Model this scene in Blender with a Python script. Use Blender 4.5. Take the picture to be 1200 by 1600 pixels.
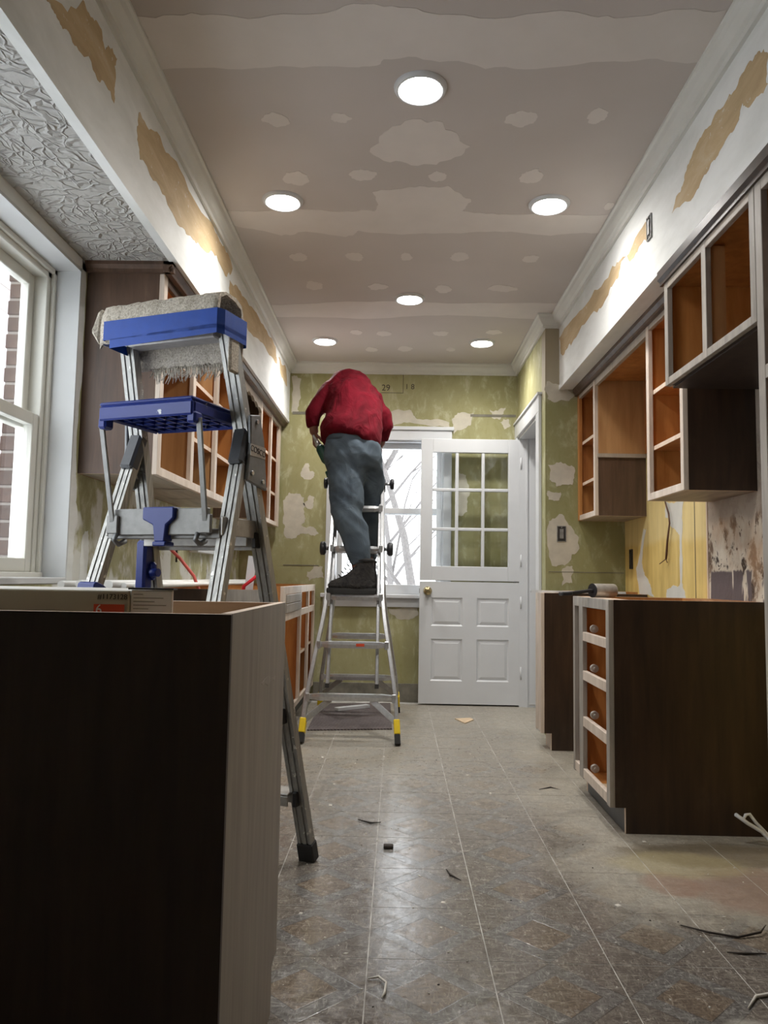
import bpy, bmesh, math, random
from mathutils import Vector, Matrix

for o in list(bpy.data.objects):
    bpy.data.objects.remove(o)
S = bpy.context.scene
COL = S.collection
PI = math.pi

# ------------------------------------------------------------------ camera, sky, exposure
cam_data = bpy.data.cameras.new('camera')
cam_data.sensor_fit = 'VERTICAL'
cam_data.sensor_height = 36.0
cam_data.lens = 36.0 * 1205.0 / 1600.0
cam_data.clip_start = 0.05
cam_data.clip_end = 200
cam = bpy.data.objects.new('camera', cam_data)
COL.objects.link(cam)
cam.matrix_world = Matrix(((0.999705, -0.015356, 0.018824, 0), (0.017443, -0.085564, -0.99618, 0), (0.016908, 0.996214, -0.085271, 0.95), (0, 0, 0, 1)))
S.camera = cam

W = bpy.data.worlds.new('overcast_sky')
S.world = W
W.use_nodes = True
bg = W.node_tree.nodes['Background']
bg.inputs[0].default_value = (0.93, 0.96, 1.0, 1)
bg.inputs[1].default_value = 1.9

S.view_settings.view_transform = 'Standard'
S.view_settings.look = 'None'
S.view_settings.exposure = 1.33
S.view_settings.gamma = 1.0
S.view_settings.use_curve_mapping = False
S.cycles.use_denoising = True
S.cycles.max_bounces = 8
S.cycles.diffuse_bounces = 5
S.cycles.sample_clamp_indirect = 6.0
LAMP = 34.0          # radiance of the recessed LED lenses
SPOT = 17.5          # downward beam of each recessed lamp

# ------------------------------------------------------------------ node helpers
def srgb(r, g, b):
    f = lambda c: (c / 255 / 12.92) if c / 255 <= 0.04045 else ((c / 255 + 0.055) / 1.055) ** 2.4
    return (f(r), f(g), f(b), 1)

class T:
    def __init__(s, name, rough=0.6, metal=0.0, spec=0.5):
        s.m = bpy.data.materials.new(name); s.m.use_nodes = True
        s.nt = s.m.node_tree; s.b = s.nt.nodes['Principled BSDF']
        s.b.inputs['Roughness'].default_value = rough
        s.b.inputs['Metallic'].default_value = metal
        s.b.inputs['Specular IOR Level'].default_value = spec
    def n(s, t): return s.nt.nodes.new(t)
    def l(s, a, b): s.nt.links.new(a, b)
    def put(s, sock, v):
        if isinstance(v, bpy.types.NodeSocket): s.l(v, sock)
        elif isinstance(v, (tuple, list)) and sock.type == 'RGBA' and len(v) == 3: sock.default_value = (*v, 1)
        else: sock.default_value = v
    def pos(s): return s.n('ShaderNodeNewGeometry').outputs['Position']
    def obj(s): return s.n('ShaderNodeTexCoord').outputs['Object']
    def rnd(s): return s.n('ShaderNodeObjectInfo').outputs['Random']
    def vmul(s, v, k):
        x = s.n('ShaderNodeVectorMath'); x.operation = 'MULTIPLY'; s.l(v, x.inputs[0]); x.inputs[1].default_value = k; return x.outputs[0]
    def vadd(s, v, k):
        x = s.n('ShaderNodeVectorMath'); x.operation = 'ADD'; s.l(v, x.inputs[0]); s.put(x.inputs[1], k); return x.outputs[0]
    def sep(s, v):
        x = s.n('ShaderNodeSeparateXYZ'); s.l(v, x.inputs[0]); return x.outputs
    def noise(s, v, scale, detail=4, rough=0.55, dist=0.0):
        x = s.n('ShaderNodeTexNoise'); s.l(v, x.inputs['Vector'])
        x.inputs['Scale'].default_value = scale; x.inputs['Detail'].default_value = detail
        x.inputs['Roughness'].default_value = rough; x.inputs['Distortion'].default_value = dist
        return x.outputs['Fac']
    def voro(s, v, scale, feat='F1', out='Distance', rnd=1.0):
        x = s.n('ShaderNodeTexVoronoi'); x.feature = feat; s.l(v, x.inputs['Vector']); x.inputs['Scale'].default_value = scale
        x.inputs['Randomness'].default_value = rnd
        return x.outputs[out]
    def ramp(s, f, stops, interp='LINEAR'):
        x = s.n('ShaderNodeValToRGB'); s.l(f, x.inputs[0]); x.color_ramp.interpolation = interp
        e = x.color_ramp.elements
        while len(e) < len(stops): e.new(0.5)
        for k, (p, c) in enumerate(stops):
            e[k].position = p
            e[k].color = (c, c, c, 1) if isinstance(c, (int, float)) else (*c[:3], 1)
        return x.outputs[0]
    def mix(s, f, a, b, mode='MIX'):
        x = s.n('ShaderNodeMix'); x.data_type = 'RGBA'; x.blend_type = mode
        s.put(x.inputs[0], f); s.put(x.inputs[6], a); s.put(x.inputs[7], b); return x.outputs[2]
    def ma(s, op, a, b=0.0, c=0.0):
        x = s.n('ShaderNodeMath'); x.operation = op; s.put(x.inputs[0], a); s.put(x.inputs[1], b); s.put(x.inputs[2], c); return x.outputs[0]
    def step(s, v, lo, hi):
        x = s.n('ShaderNodeMapRange'); x.interpolation_type = 'SMOOTHSTEP'; s.put(x.inputs[0], v)
        x.inputs[1].default_value = lo; x.inputs[2].default_value = hi; return x.outputs[0]
    def bump(s, h, strength=0.3, dist=0.01):
        x = s.n('ShaderNodeBump'); x.inputs['Strength'].default_value = strength; x.inputs['Distance'].default_value = dist
        s.l(h, x.inputs['Height']); s.l(x.outputs[0], s.b.inputs['Normal'])
    def col(s, v): s.put(s.b.inputs['Base Color'], v); return s
    def ro(s, v): s.put(s.b.inputs['Roughness'], v); return s
    def blob(s, P, c, r, nz, amp=0.35, soft=0.25):
        # soft irregular stain around c (world), radii r
        q = s.vmul(s.vadd(P, tuple(-a for a in c)), tuple(1.0 / a for a in r))
        x = s.n('ShaderNodeVectorMath'); x.operation = 'LENGTH'; s.l(q, x.inputs[0])
        d = s.ma('ADD', x.outputs['Value'], s.ma('MULTIPLY', s.ma('SUBTRACT', nz, 0.5), amp * 2))
        return s.ma('SUBTRACT', 1.0, s.step(d, 1 - soft, 1 + soft))

MATS = {}
def reg(t): MATS[t.m.name] = t.m; return t.m

def plain(name, c, rough=0.6, metal=0.0, var=0.08, scale=30, bump=0.0, spec=0.5):
    t = T(name, rough, metal, spec); v = t.obj(); nz = t.noise(v, scale, 4)
    lo = tuple(a * (1 - var) for a in c[:3]); hi = tuple(min(1, a * (1 + var)) for a in c[:3])
    t.col(t.ramp(nz, [(0.3, lo), (0.7, hi)]))
    if bump: t.bump(nz, bump, 0.004)
    return reg(t)

def wood(name, dark, light, rough=0.45, stretch=(9, 9, 0.9), scale=3.0, bump=0.08, spec=0.5, scuff=None):
    t = T(name, rough, 0, spec); P = t.pos()
    v = t.vmul(P, stretch); a = t.noise(v, scale, 6, 0.6, 0.4); b = t.noise(P, 1.7, 3)
    f = t.ma('ADD', t.ma('MULTIPLY', a, 0.7), t.ma('MULTIPLY', b, 0.3))
    c = t.ramp(f, [(0.33, dark), (0.66, light)])
    if scuff:
        s2 = t.step(t.noise(t.vmul(P, (6, 6, 3)), 1.6, 5, 0.65), 0.56, 0.78)
        c = t.mix(t.ma('MULTIPLY', s2, scuff[1]), c, scuff[0])
    t.col(c); t.bump(a, bump, 0.003); return reg(t)

wood('walnut_dark', srgb(36, 25, 18), srgb(66, 47, 33), 0.42, scuff=(srgb(92, 78, 66), 0.28))
wood('walnut_mid', srgb(64, 47, 36), srgb(100, 76, 60), 0.42, scuff=(srgb(130, 112, 96), 0.35))
wood('walnut_black', srgb(46, 38, 36), srgb(66, 54, 48), 0.5, spec=0.3)
wood('sanded', srgb(128, 122, 114), srgb(176, 168, 158), 0.5, scuff=(srgb(206, 198, 190), 0.5))
wood('sanded_end', srgb(136, 128, 118), srgb(164, 156, 145), 0.5, scuff=(srgb(150, 150, 132), 0.5))
wood('pale_frame', srgb(190, 174, 158), srgb(222, 208, 194), 0.5, scuff=(srgb(160, 148, 136), 0.5))
wood('amber', srgb(158, 98, 46), srgb(198, 138, 78), 0.4, stretch=(7, 7, 0.8), scuff=(srgb(120, 66, 28), 0.3))
wood('amber_light', srgb(164, 120, 76), srgb(196, 152, 104), 0.42, stretch=(7, 7, 0.8))
wood('raw_edge', srgb(206, 180, 156), srgb(232, 214, 196), 0.6)
wood('underside', srgb(140, 132, 120), srgb(182, 172, 158), 0.55, stretch=(9, 0.9, 9), scuff=(srgb(110, 92, 74), 0.5))
wood('tan_inside', srgb(150, 118, 88), srgb(176, 142, 110), 0.55, stretch=(0.9, 7, 7))
wood('valance_wood', srgb(150, 140, 128), srgb(176, 164, 150), 0.5)
plain('kick_grey', srgb(88, 88, 88), 0.5)
plain('white_paint', srgb(208, 210, 212), 0.38, var=0.03, scale=5, bump=0.03)
plain('vinyl', srgb(218, 217, 208), 0.35, var=0.03, scale=6)
plain('jamb_paint', srgb(202, 204, 204), 0.5, var=0.05, scale=4, bump=0.05)
plain('crown_paint', srgb(212, 212, 206), 0.45, var=0.04, scale=5, bump=0.03)
plain('aluminium', srgb(196, 198, 200), 0.3, metal=0.85, var=0.1, scale=60, bump=0.03)
plain('aluminium_dull', srgb(168, 166, 162), 0.42, metal=0.6, var=0.12, scale=40, bump=0.03)
plain('steel_grey', srgb(120, 122, 124), 0.45, metal=0.4, var=0.12, scale=40)
plain('black_plastic', srgb(34, 34, 38), 0.45, var=0.1)
plain('sleeve_grey', srgb(62, 64, 68), 0.5, var=0.1)
plain('strut_grey', srgb(128, 128, 126), 0.45, metal=0.3, var=0.12, scale=40)
plain('black_rubber', srgb(44, 44, 44), 0.8, var=0.1)
plain('yellow_plastic', srgb(226, 196, 30), 0.45, var=0.05)
plain('dark_metal', srgb(60, 58, 56), 0.5, metal=0.3)
plain('brass', srgb(176, 160, 120), 0.25, metal=0.9)
plain('tape_blue', srgb(0, 60, 148), 0.45, var=0.08, scale=25, bump=0.25, spec=0.3)
plain('red_plastic', srgb(214, 34, 50), 0.4)
plain('red_hose', srgb(190, 76, 66), 0.5)
plain('orange_print', srgb(206, 74, 40), 0.6)
plain('ink', srgb(70, 64, 54), 0.8)
plain('ink_white', srgb(236, 232, 226), 0.8)
plain('carton', srgb(176, 168, 148), 0.8, var=0.04, scale=12)
plain('carton_white', srgb(224, 222, 216), 0.8, var=0.03)
plain('label_paper', srgb(240, 240, 242), 0.7, var=0.02)
plain('white_tube', srgb(232, 232, 228), 0.35, var=0.03)
plain('cable_white', srgb(220, 222, 222), 0.4)
plain('wire_brown', srgb(92, 60, 40), 0.6)
plain('skin', srgb(120, 78, 62), 0.5, var=0.1, scale=40, bump=0.1)
plain('hair', srgb(28, 22, 20), 0.7, var=0.3, scale=90, bump=0.5)
plain('tool_green', srgb(28, 70, 58), 0.45)
plain('tin', srgb(190, 186, 178), 0.4, metal=0.5, var=0.15, scale=40)
plain('chip_wood', srgb(206, 182, 150), 0.8, var=0.15)
plain('chip_dark', srgb(48, 40, 34), 0.8)
plain('chip_white', srgb(214, 210, 200), 0.8)
plain('mortar', srgb(140, 132, 126), 0.9, var=0.1)
plain('bark', srgb(112, 108, 106), 0.9, var=0.2)
plain('snow', srgb(238, 240, 244), 0.9, var=0.02)
plain('porch_paint', srgb(214, 204, 204), 0.7, var=0.04)
plain('box_metal', srgb(140, 140, 138), 0.5, metal=0.4, var=0.3)
plain('mud', srgb(213, 206, 200), 0.85, var=0.03, scale=6)
plain('mud_white', srgb(208, 206, 198), 0.8, var=0.06, scale=9, bump=0.1)
plain('mud_far', srgb(196, 190, 174), 0.8, var=0.1, scale=14, bump=0.15)
plain('sill_grey', srgb(120, 116, 104), 0.8, var=0.3, scale=14, bump=0.3)

def mk_brick():
    t = T('brick_clay', 0.9); P = t.obj(); nz = t.noise(P, 40, 4)
    a = t.ramp(nz, [(0.3, srgb(74, 58, 52)), (0.7, srgb(100, 80, 72))])
    t.col(t.mix(t.ma('MULTIPLY', t.rnd(), 0.5), a, srgb(66, 56, 52))); t.bump(nz, 0.4, 0.004); return reg(t)
mk_brick()

def mk_skim():
    # white skim coat with faint trowel marks
    t = T('skim_coat', 0.75); P = t.pos()
    a = t.noise(t.vmul(P, (2, 1, 3)), 2.2, 5, 0.6, 0.3); b = t.noise(P, 22, 4)
    c = t.ramp(a, [(0.3, srgb(214, 216, 212)), (0.62, srgb(236, 238, 236))])
    t.col(c); t.bump(b, 0.06, 0.004); return reg(t)
mk_skim()
def mk_tan():
    t = T('tan_paper', 0.85); P = t.pos(); a = t.noise(t.vmul(P, (1, 0.6, 2.5)), 5, 5, 0.65, 0.5); b = t.noise(P, 30, 5, 0.7)
    c = t.ramp(a, [(0.3, srgb(176, 152, 116)), (0.55, srgb(196, 172, 134)), (0.75, srgb(206, 192, 164))])
    c = t.mix(t.step(b, 0.62, 0.72), c, srgb(216, 212, 200))
    t.col(c); return reg(t)
mk_tan()
def mk_ceiling():
    t = T('ceiling_board', 0.9); P = t.pos(); a = t.noise(P, 1.2, 3)
    t.col(t.ramp(a, [(0.3, srgb(188, 180, 174)), (0.7, srgb(200, 192, 187))])); t.bump(t.noise(P, 160, 2), 0.03, 0.001); return reg(t)
mk_ceiling()
def mk_stomp():
    # stomped texture paint on the soffit underside: crows-foot ridges
    t = T('stomp_texture', 0.55); P = t.pos()
    w = t.noise(P, 5, 3)
    x = t.n('ShaderNodeCombineXYZ'); t.put(x.inputs[0], w); t.put(x.inputs[1], t.noise(t.vadd(P, (7, 3, 1)), 5, 3))
    v = t.vadd(P, t.vmul(x.outputs[0], (0.16, 0.16, 0)))
    e1 = t.voro(t.vmul(v, (1, 2.6, 1)), 9, 'DISTANCE_TO_EDGE'); e2 = t.voro(t.vmul(v, (2.6, 1.2, 1)), 10, 'DISTANCE_TO_EDGE'); e3 = t.voro(t.vadd(t.vmul(v, (1.6, 1.6, 1)), (4, 2, 0)), 13, 'DISTANCE_TO_EDGE')
    cut = t.step(t.noise(t.vadd(P, (2, 9, 0)), 9, 3), 0.4, 0.55); cut2 = t.step(t.noise(t.vadd(P, (8, 1, 0)), 8, 3), 0.42, 0.56)
    rm = lambda e: t.ramp(e, [(0.0, 1.0), (0.05, 0.55), (0.11, 0.0)])
    h = t.ma('MAXIMUM', t.ma('MULTIPLY', rm(e1), cut), t.ma('MULTIPLY', rm(e2), cut2)); h = t.ma('MAXIMUM', h, t.ma('MULTIPLY', rm(e3), t.ma('SUBTRACT', 1.0, cut)))
    h = t.ma('ADD', h, t.ma('MULTIPLY', t.noise(P, 30, 3), 0.3))
    t.col(srgb(172, 170, 165)); t.bump(h, 0.7, 0.012); return reg(t)
mk_stomp()

def green_base(t, P, k=1.0):
    a = t.noise(P, 1.1, 5, 0.6); b = t.noise(t.vmul(P, (2, 2, 1)), 6, 6, 0.7, 0.4); d = t.noise(P, 34, 4, 0.7)
    c = t.ramp(a, [(0.28, srgb(138, 135, 90)), (0.5, srgb(156, 152, 108)), (0.72, srgb(174, 170, 128))])
    c = t.mix(t.ma('MULTIPLY', t.step(b, 0.5, 0.68), 0.6), c, srgb(194, 192, 160))
    c = t.mix(t.ma('MULTIPLY', t.step(b, 0.46, 0.3), 0.35), c, srgb(128, 124, 62))
    c = t.mix(t.step(d, 0.7, 0.76), c, srgb(206, 204, 186))
    return c, b, d
def mk_green():
    t = T('green_wall', 0.7); P = t.pos(); c, b, d = green_base(t, P)
    t.col(c); t.bump(b, 0.08, 0.006); return reg(t)
mk_green()
def mk_left_wall():
    # green old paint, patched with white joint compound towards the counter
    t = T('left_wall', 0.7); P = t.pos(); c, b, d = green_base(t, P)
    s = t.sep(P)
    big = t.noise(t.vmul(P, (1, 1.6, 1.1)), 2.6, 5, 0.55, 0.3)
    low = t.ma('ADD', big, t.ma('MULTIPLY', t.ma('SUBTRACT', 1.15, s[2]), 0.22))
    c = t.mix(t.ma('MULTIPLY', t.step(b, 0.4, 0.65), 0.5), c, srgb(190, 186, 152)); c = t.mix(t.step(low, 0.53, 0.6), c, srgb(210, 210, 202))
    gr = t.noise(t.vmul(P, (1, 3, 3)), 4, 6, 0.75)
    c = t.mix(t.ma('MULTIPLY', t.step(gr, 0.56, 0.68), t.step(s[1], 3.9, 4.4)), c, srgb(112, 98, 82))
    t.col(c); t.bump(b, 0.12, 0.006); return reg(t)
mk_left_wall()
def mk_return_wall():
    t = T('return_wall', 0.7); P = t.pos(); c, b, d = green_base(t, P); s = t.sep(P)
    up = t.ma('ADD', s[2], t.ma('MULTIPLY', t.ma('SUBTRACT', t.noise(P, 9, 4), 0.5), 0.16))
    c = t.mix(t.step(up, 2.08, 2.2), t.mix(0.25, c, srgb(120, 124, 76)), srgb(164, 154, 132))
    t.col(c); t.bump(b, 0.08, 0.006); return reg(t)
mk_return_wall()
def mk_yellow():
    # yellow glue-stained board behind the right wall cabinets
    t = T('yellow_board', 0.65); P = t.pos(); a = t.noise(t.vmul(P, (1, 7, 0.8)), 3, 6, 0.65, 0.3); b = t.noise(P, 2.5, 4); s = t.sep(P)
    c = t.ramp(a, [(0.3, srgb(196, 166, 92)), (0.6, srgb(220, 192, 116)), (0.8, srgb(228, 208, 150))])
    c = t.mix(t.ma('MULTIPLY', t.step(t.ma('ADD', s[2], t.ma('MULTIPLY', b, 0.1)), 1.19, 1.24), 0.4), c, srgb(226, 212, 164))
    c = t.mix(t.ma('MULTIPLY', t.step(b, 0.55, 0.7), 0.4), c, srgb(176, 150, 78))
    t.col(c); return reg(t)
mk_yellow()
def mk_ruin():
    # broken plaster with torn paint, glue and grime
    t = T('ruined_plaster', 0.85); P = t.pos(); v = t.vmul(P, (1, 1.35, 1.0))
    a = t.noise(v, 6.5, 8, 0.66, 0.3); b = t.noise(t.vadd(v, (3, 1, 2)), 14, 8, 0.72, 0.6); g = t.noise(v, 2, 4); s = t.sep(P)
    c = t.ramp(a, [(0.33, srgb(72, 60, 52)), (0.42, srgb(140, 118, 98)), (0.47, srgb(210, 200, 182)), (0.7, srgb(232, 226, 212))], 'LINEAR')
    c = t.mix(t.step(b, 0.57, 0.62), c, srgb(62, 50, 42))
    c = t.mix(t.ma('MULTIPLY', t.step(g, 0.55, 0.7), 0.6), c, srgb(190, 150, 112))
    up = t.ma('ADD', s[2], t.ma('MULTIPLY', t.ma('SUBTRACT', a, 0.5), 0.12))
    c = t.mix(t.ma('MULTIPLY', t.step(up, 1.2, 1.25), 0.85), c, srgb(168, 154, 140))
    lowm = t.ma('MULTIPLY', t.step(t.ma('ADD', s[2], t.ma('MULTIPLY', b, 0.05)), 1.035, 1.025), t.step(t.noise(t.vmul(P, (1, 1.5, 0.35)), 6, 4, 0.6, 0.4), 0.47, 0.52))
    c = t.mix(lowm, c, srgb(104, 94, 96))
    t.col(c); t.bump(t.ma('ADD', a, t.ma('MULTIPLY', b, -0.5)), 0.6, 0.012); return reg(t)
mk_ruin()

def mk_tile():
    t = T('vinyl_tile', 0.4); P = t.pos(); L = t.obj(); s = t.sep(L)
    d = t.ma('ADD', t.ma('ABSOLUTE', s[0]), t.ma('ABSOLUTE', s[1]))
    fib = t.noise(t.vmul(P, (26, 9, 1)), 3, 7, 0.75, 1.5); fib2 = t.noise(t.vmul(P, (8, 24, 1)), 3, 7, 0.75, 1.5)
    sc = t.ma('MAXIMUM', fib, fib2); big = t.noise(P, 1.6, 5, 0.6); mid = t.noise(P, 7, 5, 0.6)
    grey = t.ramp(sc, [(0.45, srgb(92, 89, 86)), (0.57, srgb(126, 123, 119)), (0.70, srgb(182, 180, 174))])
    brown = t.ramp(sc, [(0.45, srgb(94, 82, 70)), (0.57, srgb(130, 114, 96)), (0.70, srgb(178, 166, 148))])
    inner = t.step(d, 0.092, 0.088)
    c = t.mix(t.ma('MULTIPLY', inner, t.ma('ADD', 0.45, t.ma('MULTIPLY', mid, 0.6))), grey, brown)
    outer = t.step(d, 0.148, 0.152)
    c = t.mix(t.ma('MULTIPLY', outer, 0.35), c, brown)
    l1 = t.ma('SUBTRACT', 1.0, t.step(t.ma('ABSOLUTE', t.ma('SUBTRACT', d, 0.0915)), 0.001, 0.003))
    l2 = t.ma('SUBTRACT', 1.0, t.step(t.ma('ABSOLUTE', t.ma('SUBTRACT', d, 0.15)), 0.001, 0.003))
    ln = t.ma('MAXIMUM', l1, l2)
    c = t.mix(t.ma('MULTIPLY', ln, t.ma('MULTIPLY', t.step(mid, 0.38, 0.62), 0.8)), c, srgb(72, 68, 64))
    c = t.mix(t.ma('MULTIPLY', t.rnd(), 0.12), c, srgb(80, 72, 66))
    ps = t.sep(P)
    # dusty film, thicker towards the door and beside the right cabinets
    far = t.step(t.ma('ADD', ps[1], t.ma('MULTIPLY', big, 2.4)), 3.4, 6.4)
    rgt = t.step(t.ma('ADD', ps[0], t.ma('MULTIPLY', t.ma('SUBTRACT', big, 0.5), 0.9)), 0.42, 0.8)
    rgt = t.ma('MULTIPLY', rgt, t.step(t.ma('ADD', ps[1], t.ma('MULTIPLY', t.ma('SUBTRACT', mid, 0.5), 0.5)), 2.1, 2.4))
    dust = t.ma('MAXIMUM', t.ma('MULTIPLY', far, 0.62), t.ma('MULTIPLY', rgt, 0.8))
    c = t.mix(dust, c, t.ramp(sc, [(0.4, srgb(140, 134, 122)), (0.7, srgb(190, 184, 170))]))
    nz = t.noise(P, 9, 5, 0.65)
    c = t.mix(t.ma('MULTIPLY', t.blob(P, (1.15, 2.82, 0), (0.34, 0.12, 1), nz), 0.75), c, srgb(104, 92, 72))
    c = t.mix(t.ma('MULTIPLY', t.blob(P, (1.22, 2.5, 0), (0.30, 0.2, 1), nz), 0.6), c, srgb(142, 112, 98))
    c = t.mix(t.ma('MULTIPLY', t.blob(P, (0.88, 2.55, 0), (0.09, 0.1, 1), nz), 0.5), c, srgb(146, 112, 94))
    c = t.mix(t.ma('MULTIPLY', t.blob(P, (0.98, 2.72, 0), (0.22, 0.12, 1), nz), 0.5), c, srgb(172, 160, 122))
    c = t.mix(t.ma('MULTIPLY', t.blob(P, (0.78, 1.72, 0), (0.07, 0.07, 1), nz), 0.6), c, srgb(192, 190, 180))
    spk = t.step(t.noise(P, 90, 2, 0.5), 0.74, 0.78)
    c = t.mix(spk, c, srgb(206, 200, 188))
    t.col(c)
    t.ro(t.ma('ADD', t.ma('MULTIPLY', dust, 0.32), t.ramp(t.noise(P, 22, 5, 0.7), [(0.35, 0.08), (0.65, 0.3)])))
    h = t.ma('SUBTRACT', t.noise(t.vmul(P, (1, 1, 1)), 55, 4, 0.6), t.ma('MULTIPLY', ln, 0.5))
    t.bump(h, 0.22, 0.002); return reg(t)
mk_tile()
def mk_grout():
    t = T('tile_joint', 0.8); P = t.pos(); a = t.noise(P, 14, 4)
    t.col(t.ramp(a, [(0.35, srgb(150, 148, 142)), (0.65, srgb(206, 204, 198))])); return reg(t)
mk_grout()
def mk_mat_rug():
    t = T('mat_weave', 0.9); L = t.obj(); x = t.n('ShaderNodeTexWave'); t.l(t.vmul(L, (1, 1, 1)), x.inputs['Vector']); x.inputs['Scale'].default_value = 26
    x.bands_direction = 'DIAGONAL'; x.inputs['Distortion'].default_value = 1.0
    a = t.ma('MULTIPLY', x.outputs['Fac'], t.noise(L, 60, 3)); t.col(t.ramp(a, [(0.1, srgb(66, 58, 58)), (0.5, srgb(128, 118, 116))])); t.bump(a, 0.6, 0.01); return reg(t)
mk_mat_rug()
def mk_blue():
    # blue moulded plastic with dried paint splashes
    t = T('blue_plastic', 0.4); L = t.obj(); a = t.noise(t.vmul(L, (1, 1, 0.35)), 26, 4, 0.6, 0.5)
    t.col(t.mix(t.step(a, 0.66, 0.69), srgb(22, 44, 122), srgb(206, 210, 216))); return reg(t)
mk_blue()
def mk_ladder_al():
    t = T('splashed_aluminium', 0.38, 0.55); L = t.obj(); a = t.noise(L, 34, 4, 0.6); b = t.noise(t.vmul(L, (20, 20, 1)), 6, 3)
    c = t.ramp(b, [(0.3, srgb(132, 132, 129)), (0.7, srgb(168, 167, 162))])
    t.col(t.mix(t.step(a, 0.64, 0.68), c, srgb(216, 216, 210))); return reg(t)
mk_ladder_al()
def mk_carpet():
    t = T('carpet_pile', 0.95); P = t.obj(); a = t.noise(P, 160, 4, 0.7); b = t.noise(P, 26, 4)
    c = t.ramp(a, [(0.35, srgb(160, 150, 134)), (0.65, srgb(222, 214, 200))])
    t.col(t.mix(t.ma('MULTIPLY', t.step(b, 0.5, 0.75), 0.4), c, srgb(128, 116, 98))); t.bump(a, 0.9, 0.006); return reg(t)
mk_carpet()
def mk_cloth(name, lo, hi, s, k, stretch=(1, 1, 1), dist=0.03):
    t = T(name, 0.9, 0, 0.2); P = t.pos(); a = t.noise(t.vmul(P, stretch), s, 3, 0.5, 1.2); b = t.noise(P, 260, 2)
    t.col(t.ramp(a, [(0.3, lo), (0.7, hi)])); t.bump(t.ma('ADD', a, t.ma('MULTIPLY', b, 0.05)), k, dist); return reg(t)
mk_cloth('shirt_cloth', srgb(84, 6, 20), srgb(112, 10, 30), 5, 0.55, (2.2, 1.5, 1.6))
mk_cloth('trouser_cloth', srgb(70, 80, 90), srgb(92, 104, 114), 4, 0.5, (1.6, 1.6, 1.5))
mk_cloth('boot_leather', srgb(40, 40, 42), srgb(70, 68, 66), 30, 0.4)
def mk_glass():
    t = T('window_glass', 0.02); t.nt.nodes.remove(t.b)
    g = t.n('ShaderNodeBsdfGlossy'); g.inputs['Roughness'].default_value = 0.02; tr = t.n('ShaderNodeBsdfTransparent'); tr.inputs[0].default_value = (0.96, 0.97, 0.97, 1)
    fr = t.n('ShaderNodeFresnel'); bf = t.n('ShaderNodeNewGeometry').outputs['Backfacing']; t.l(t.ma('SUBTRACT', 1.45, t.ma('MULTIPLY', bf, 0.7603)), fr.inputs[0]); m = t.n('ShaderNodeMixShader')
    t.l(fr.outputs[0], m.inputs[0]); t.l(tr.outputs[0], m.inputs[1]); t.l(g.outputs[0], m.inputs[2])
    t.l(m.outputs[0], t.nt.nodes['Material Output'].inputs[0]); return reg(t)
mk_glass()
def mk_lens():
    t = T('led_lens', 0.4); t.b.inputs['Emission Color'].default_value = (1.0, 0.97, 0.93, 1); t.b.inputs['Emission Strength'].default_value = LAMP
    return reg(t)
mk_lens()

# ------------------------------------------------------------------ geometry helpers
ORG = {}
def org(o):
    return ORG.get(o.name, Vector((0, 0, 0))) if o else Vector((0, 0, 0))

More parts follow.
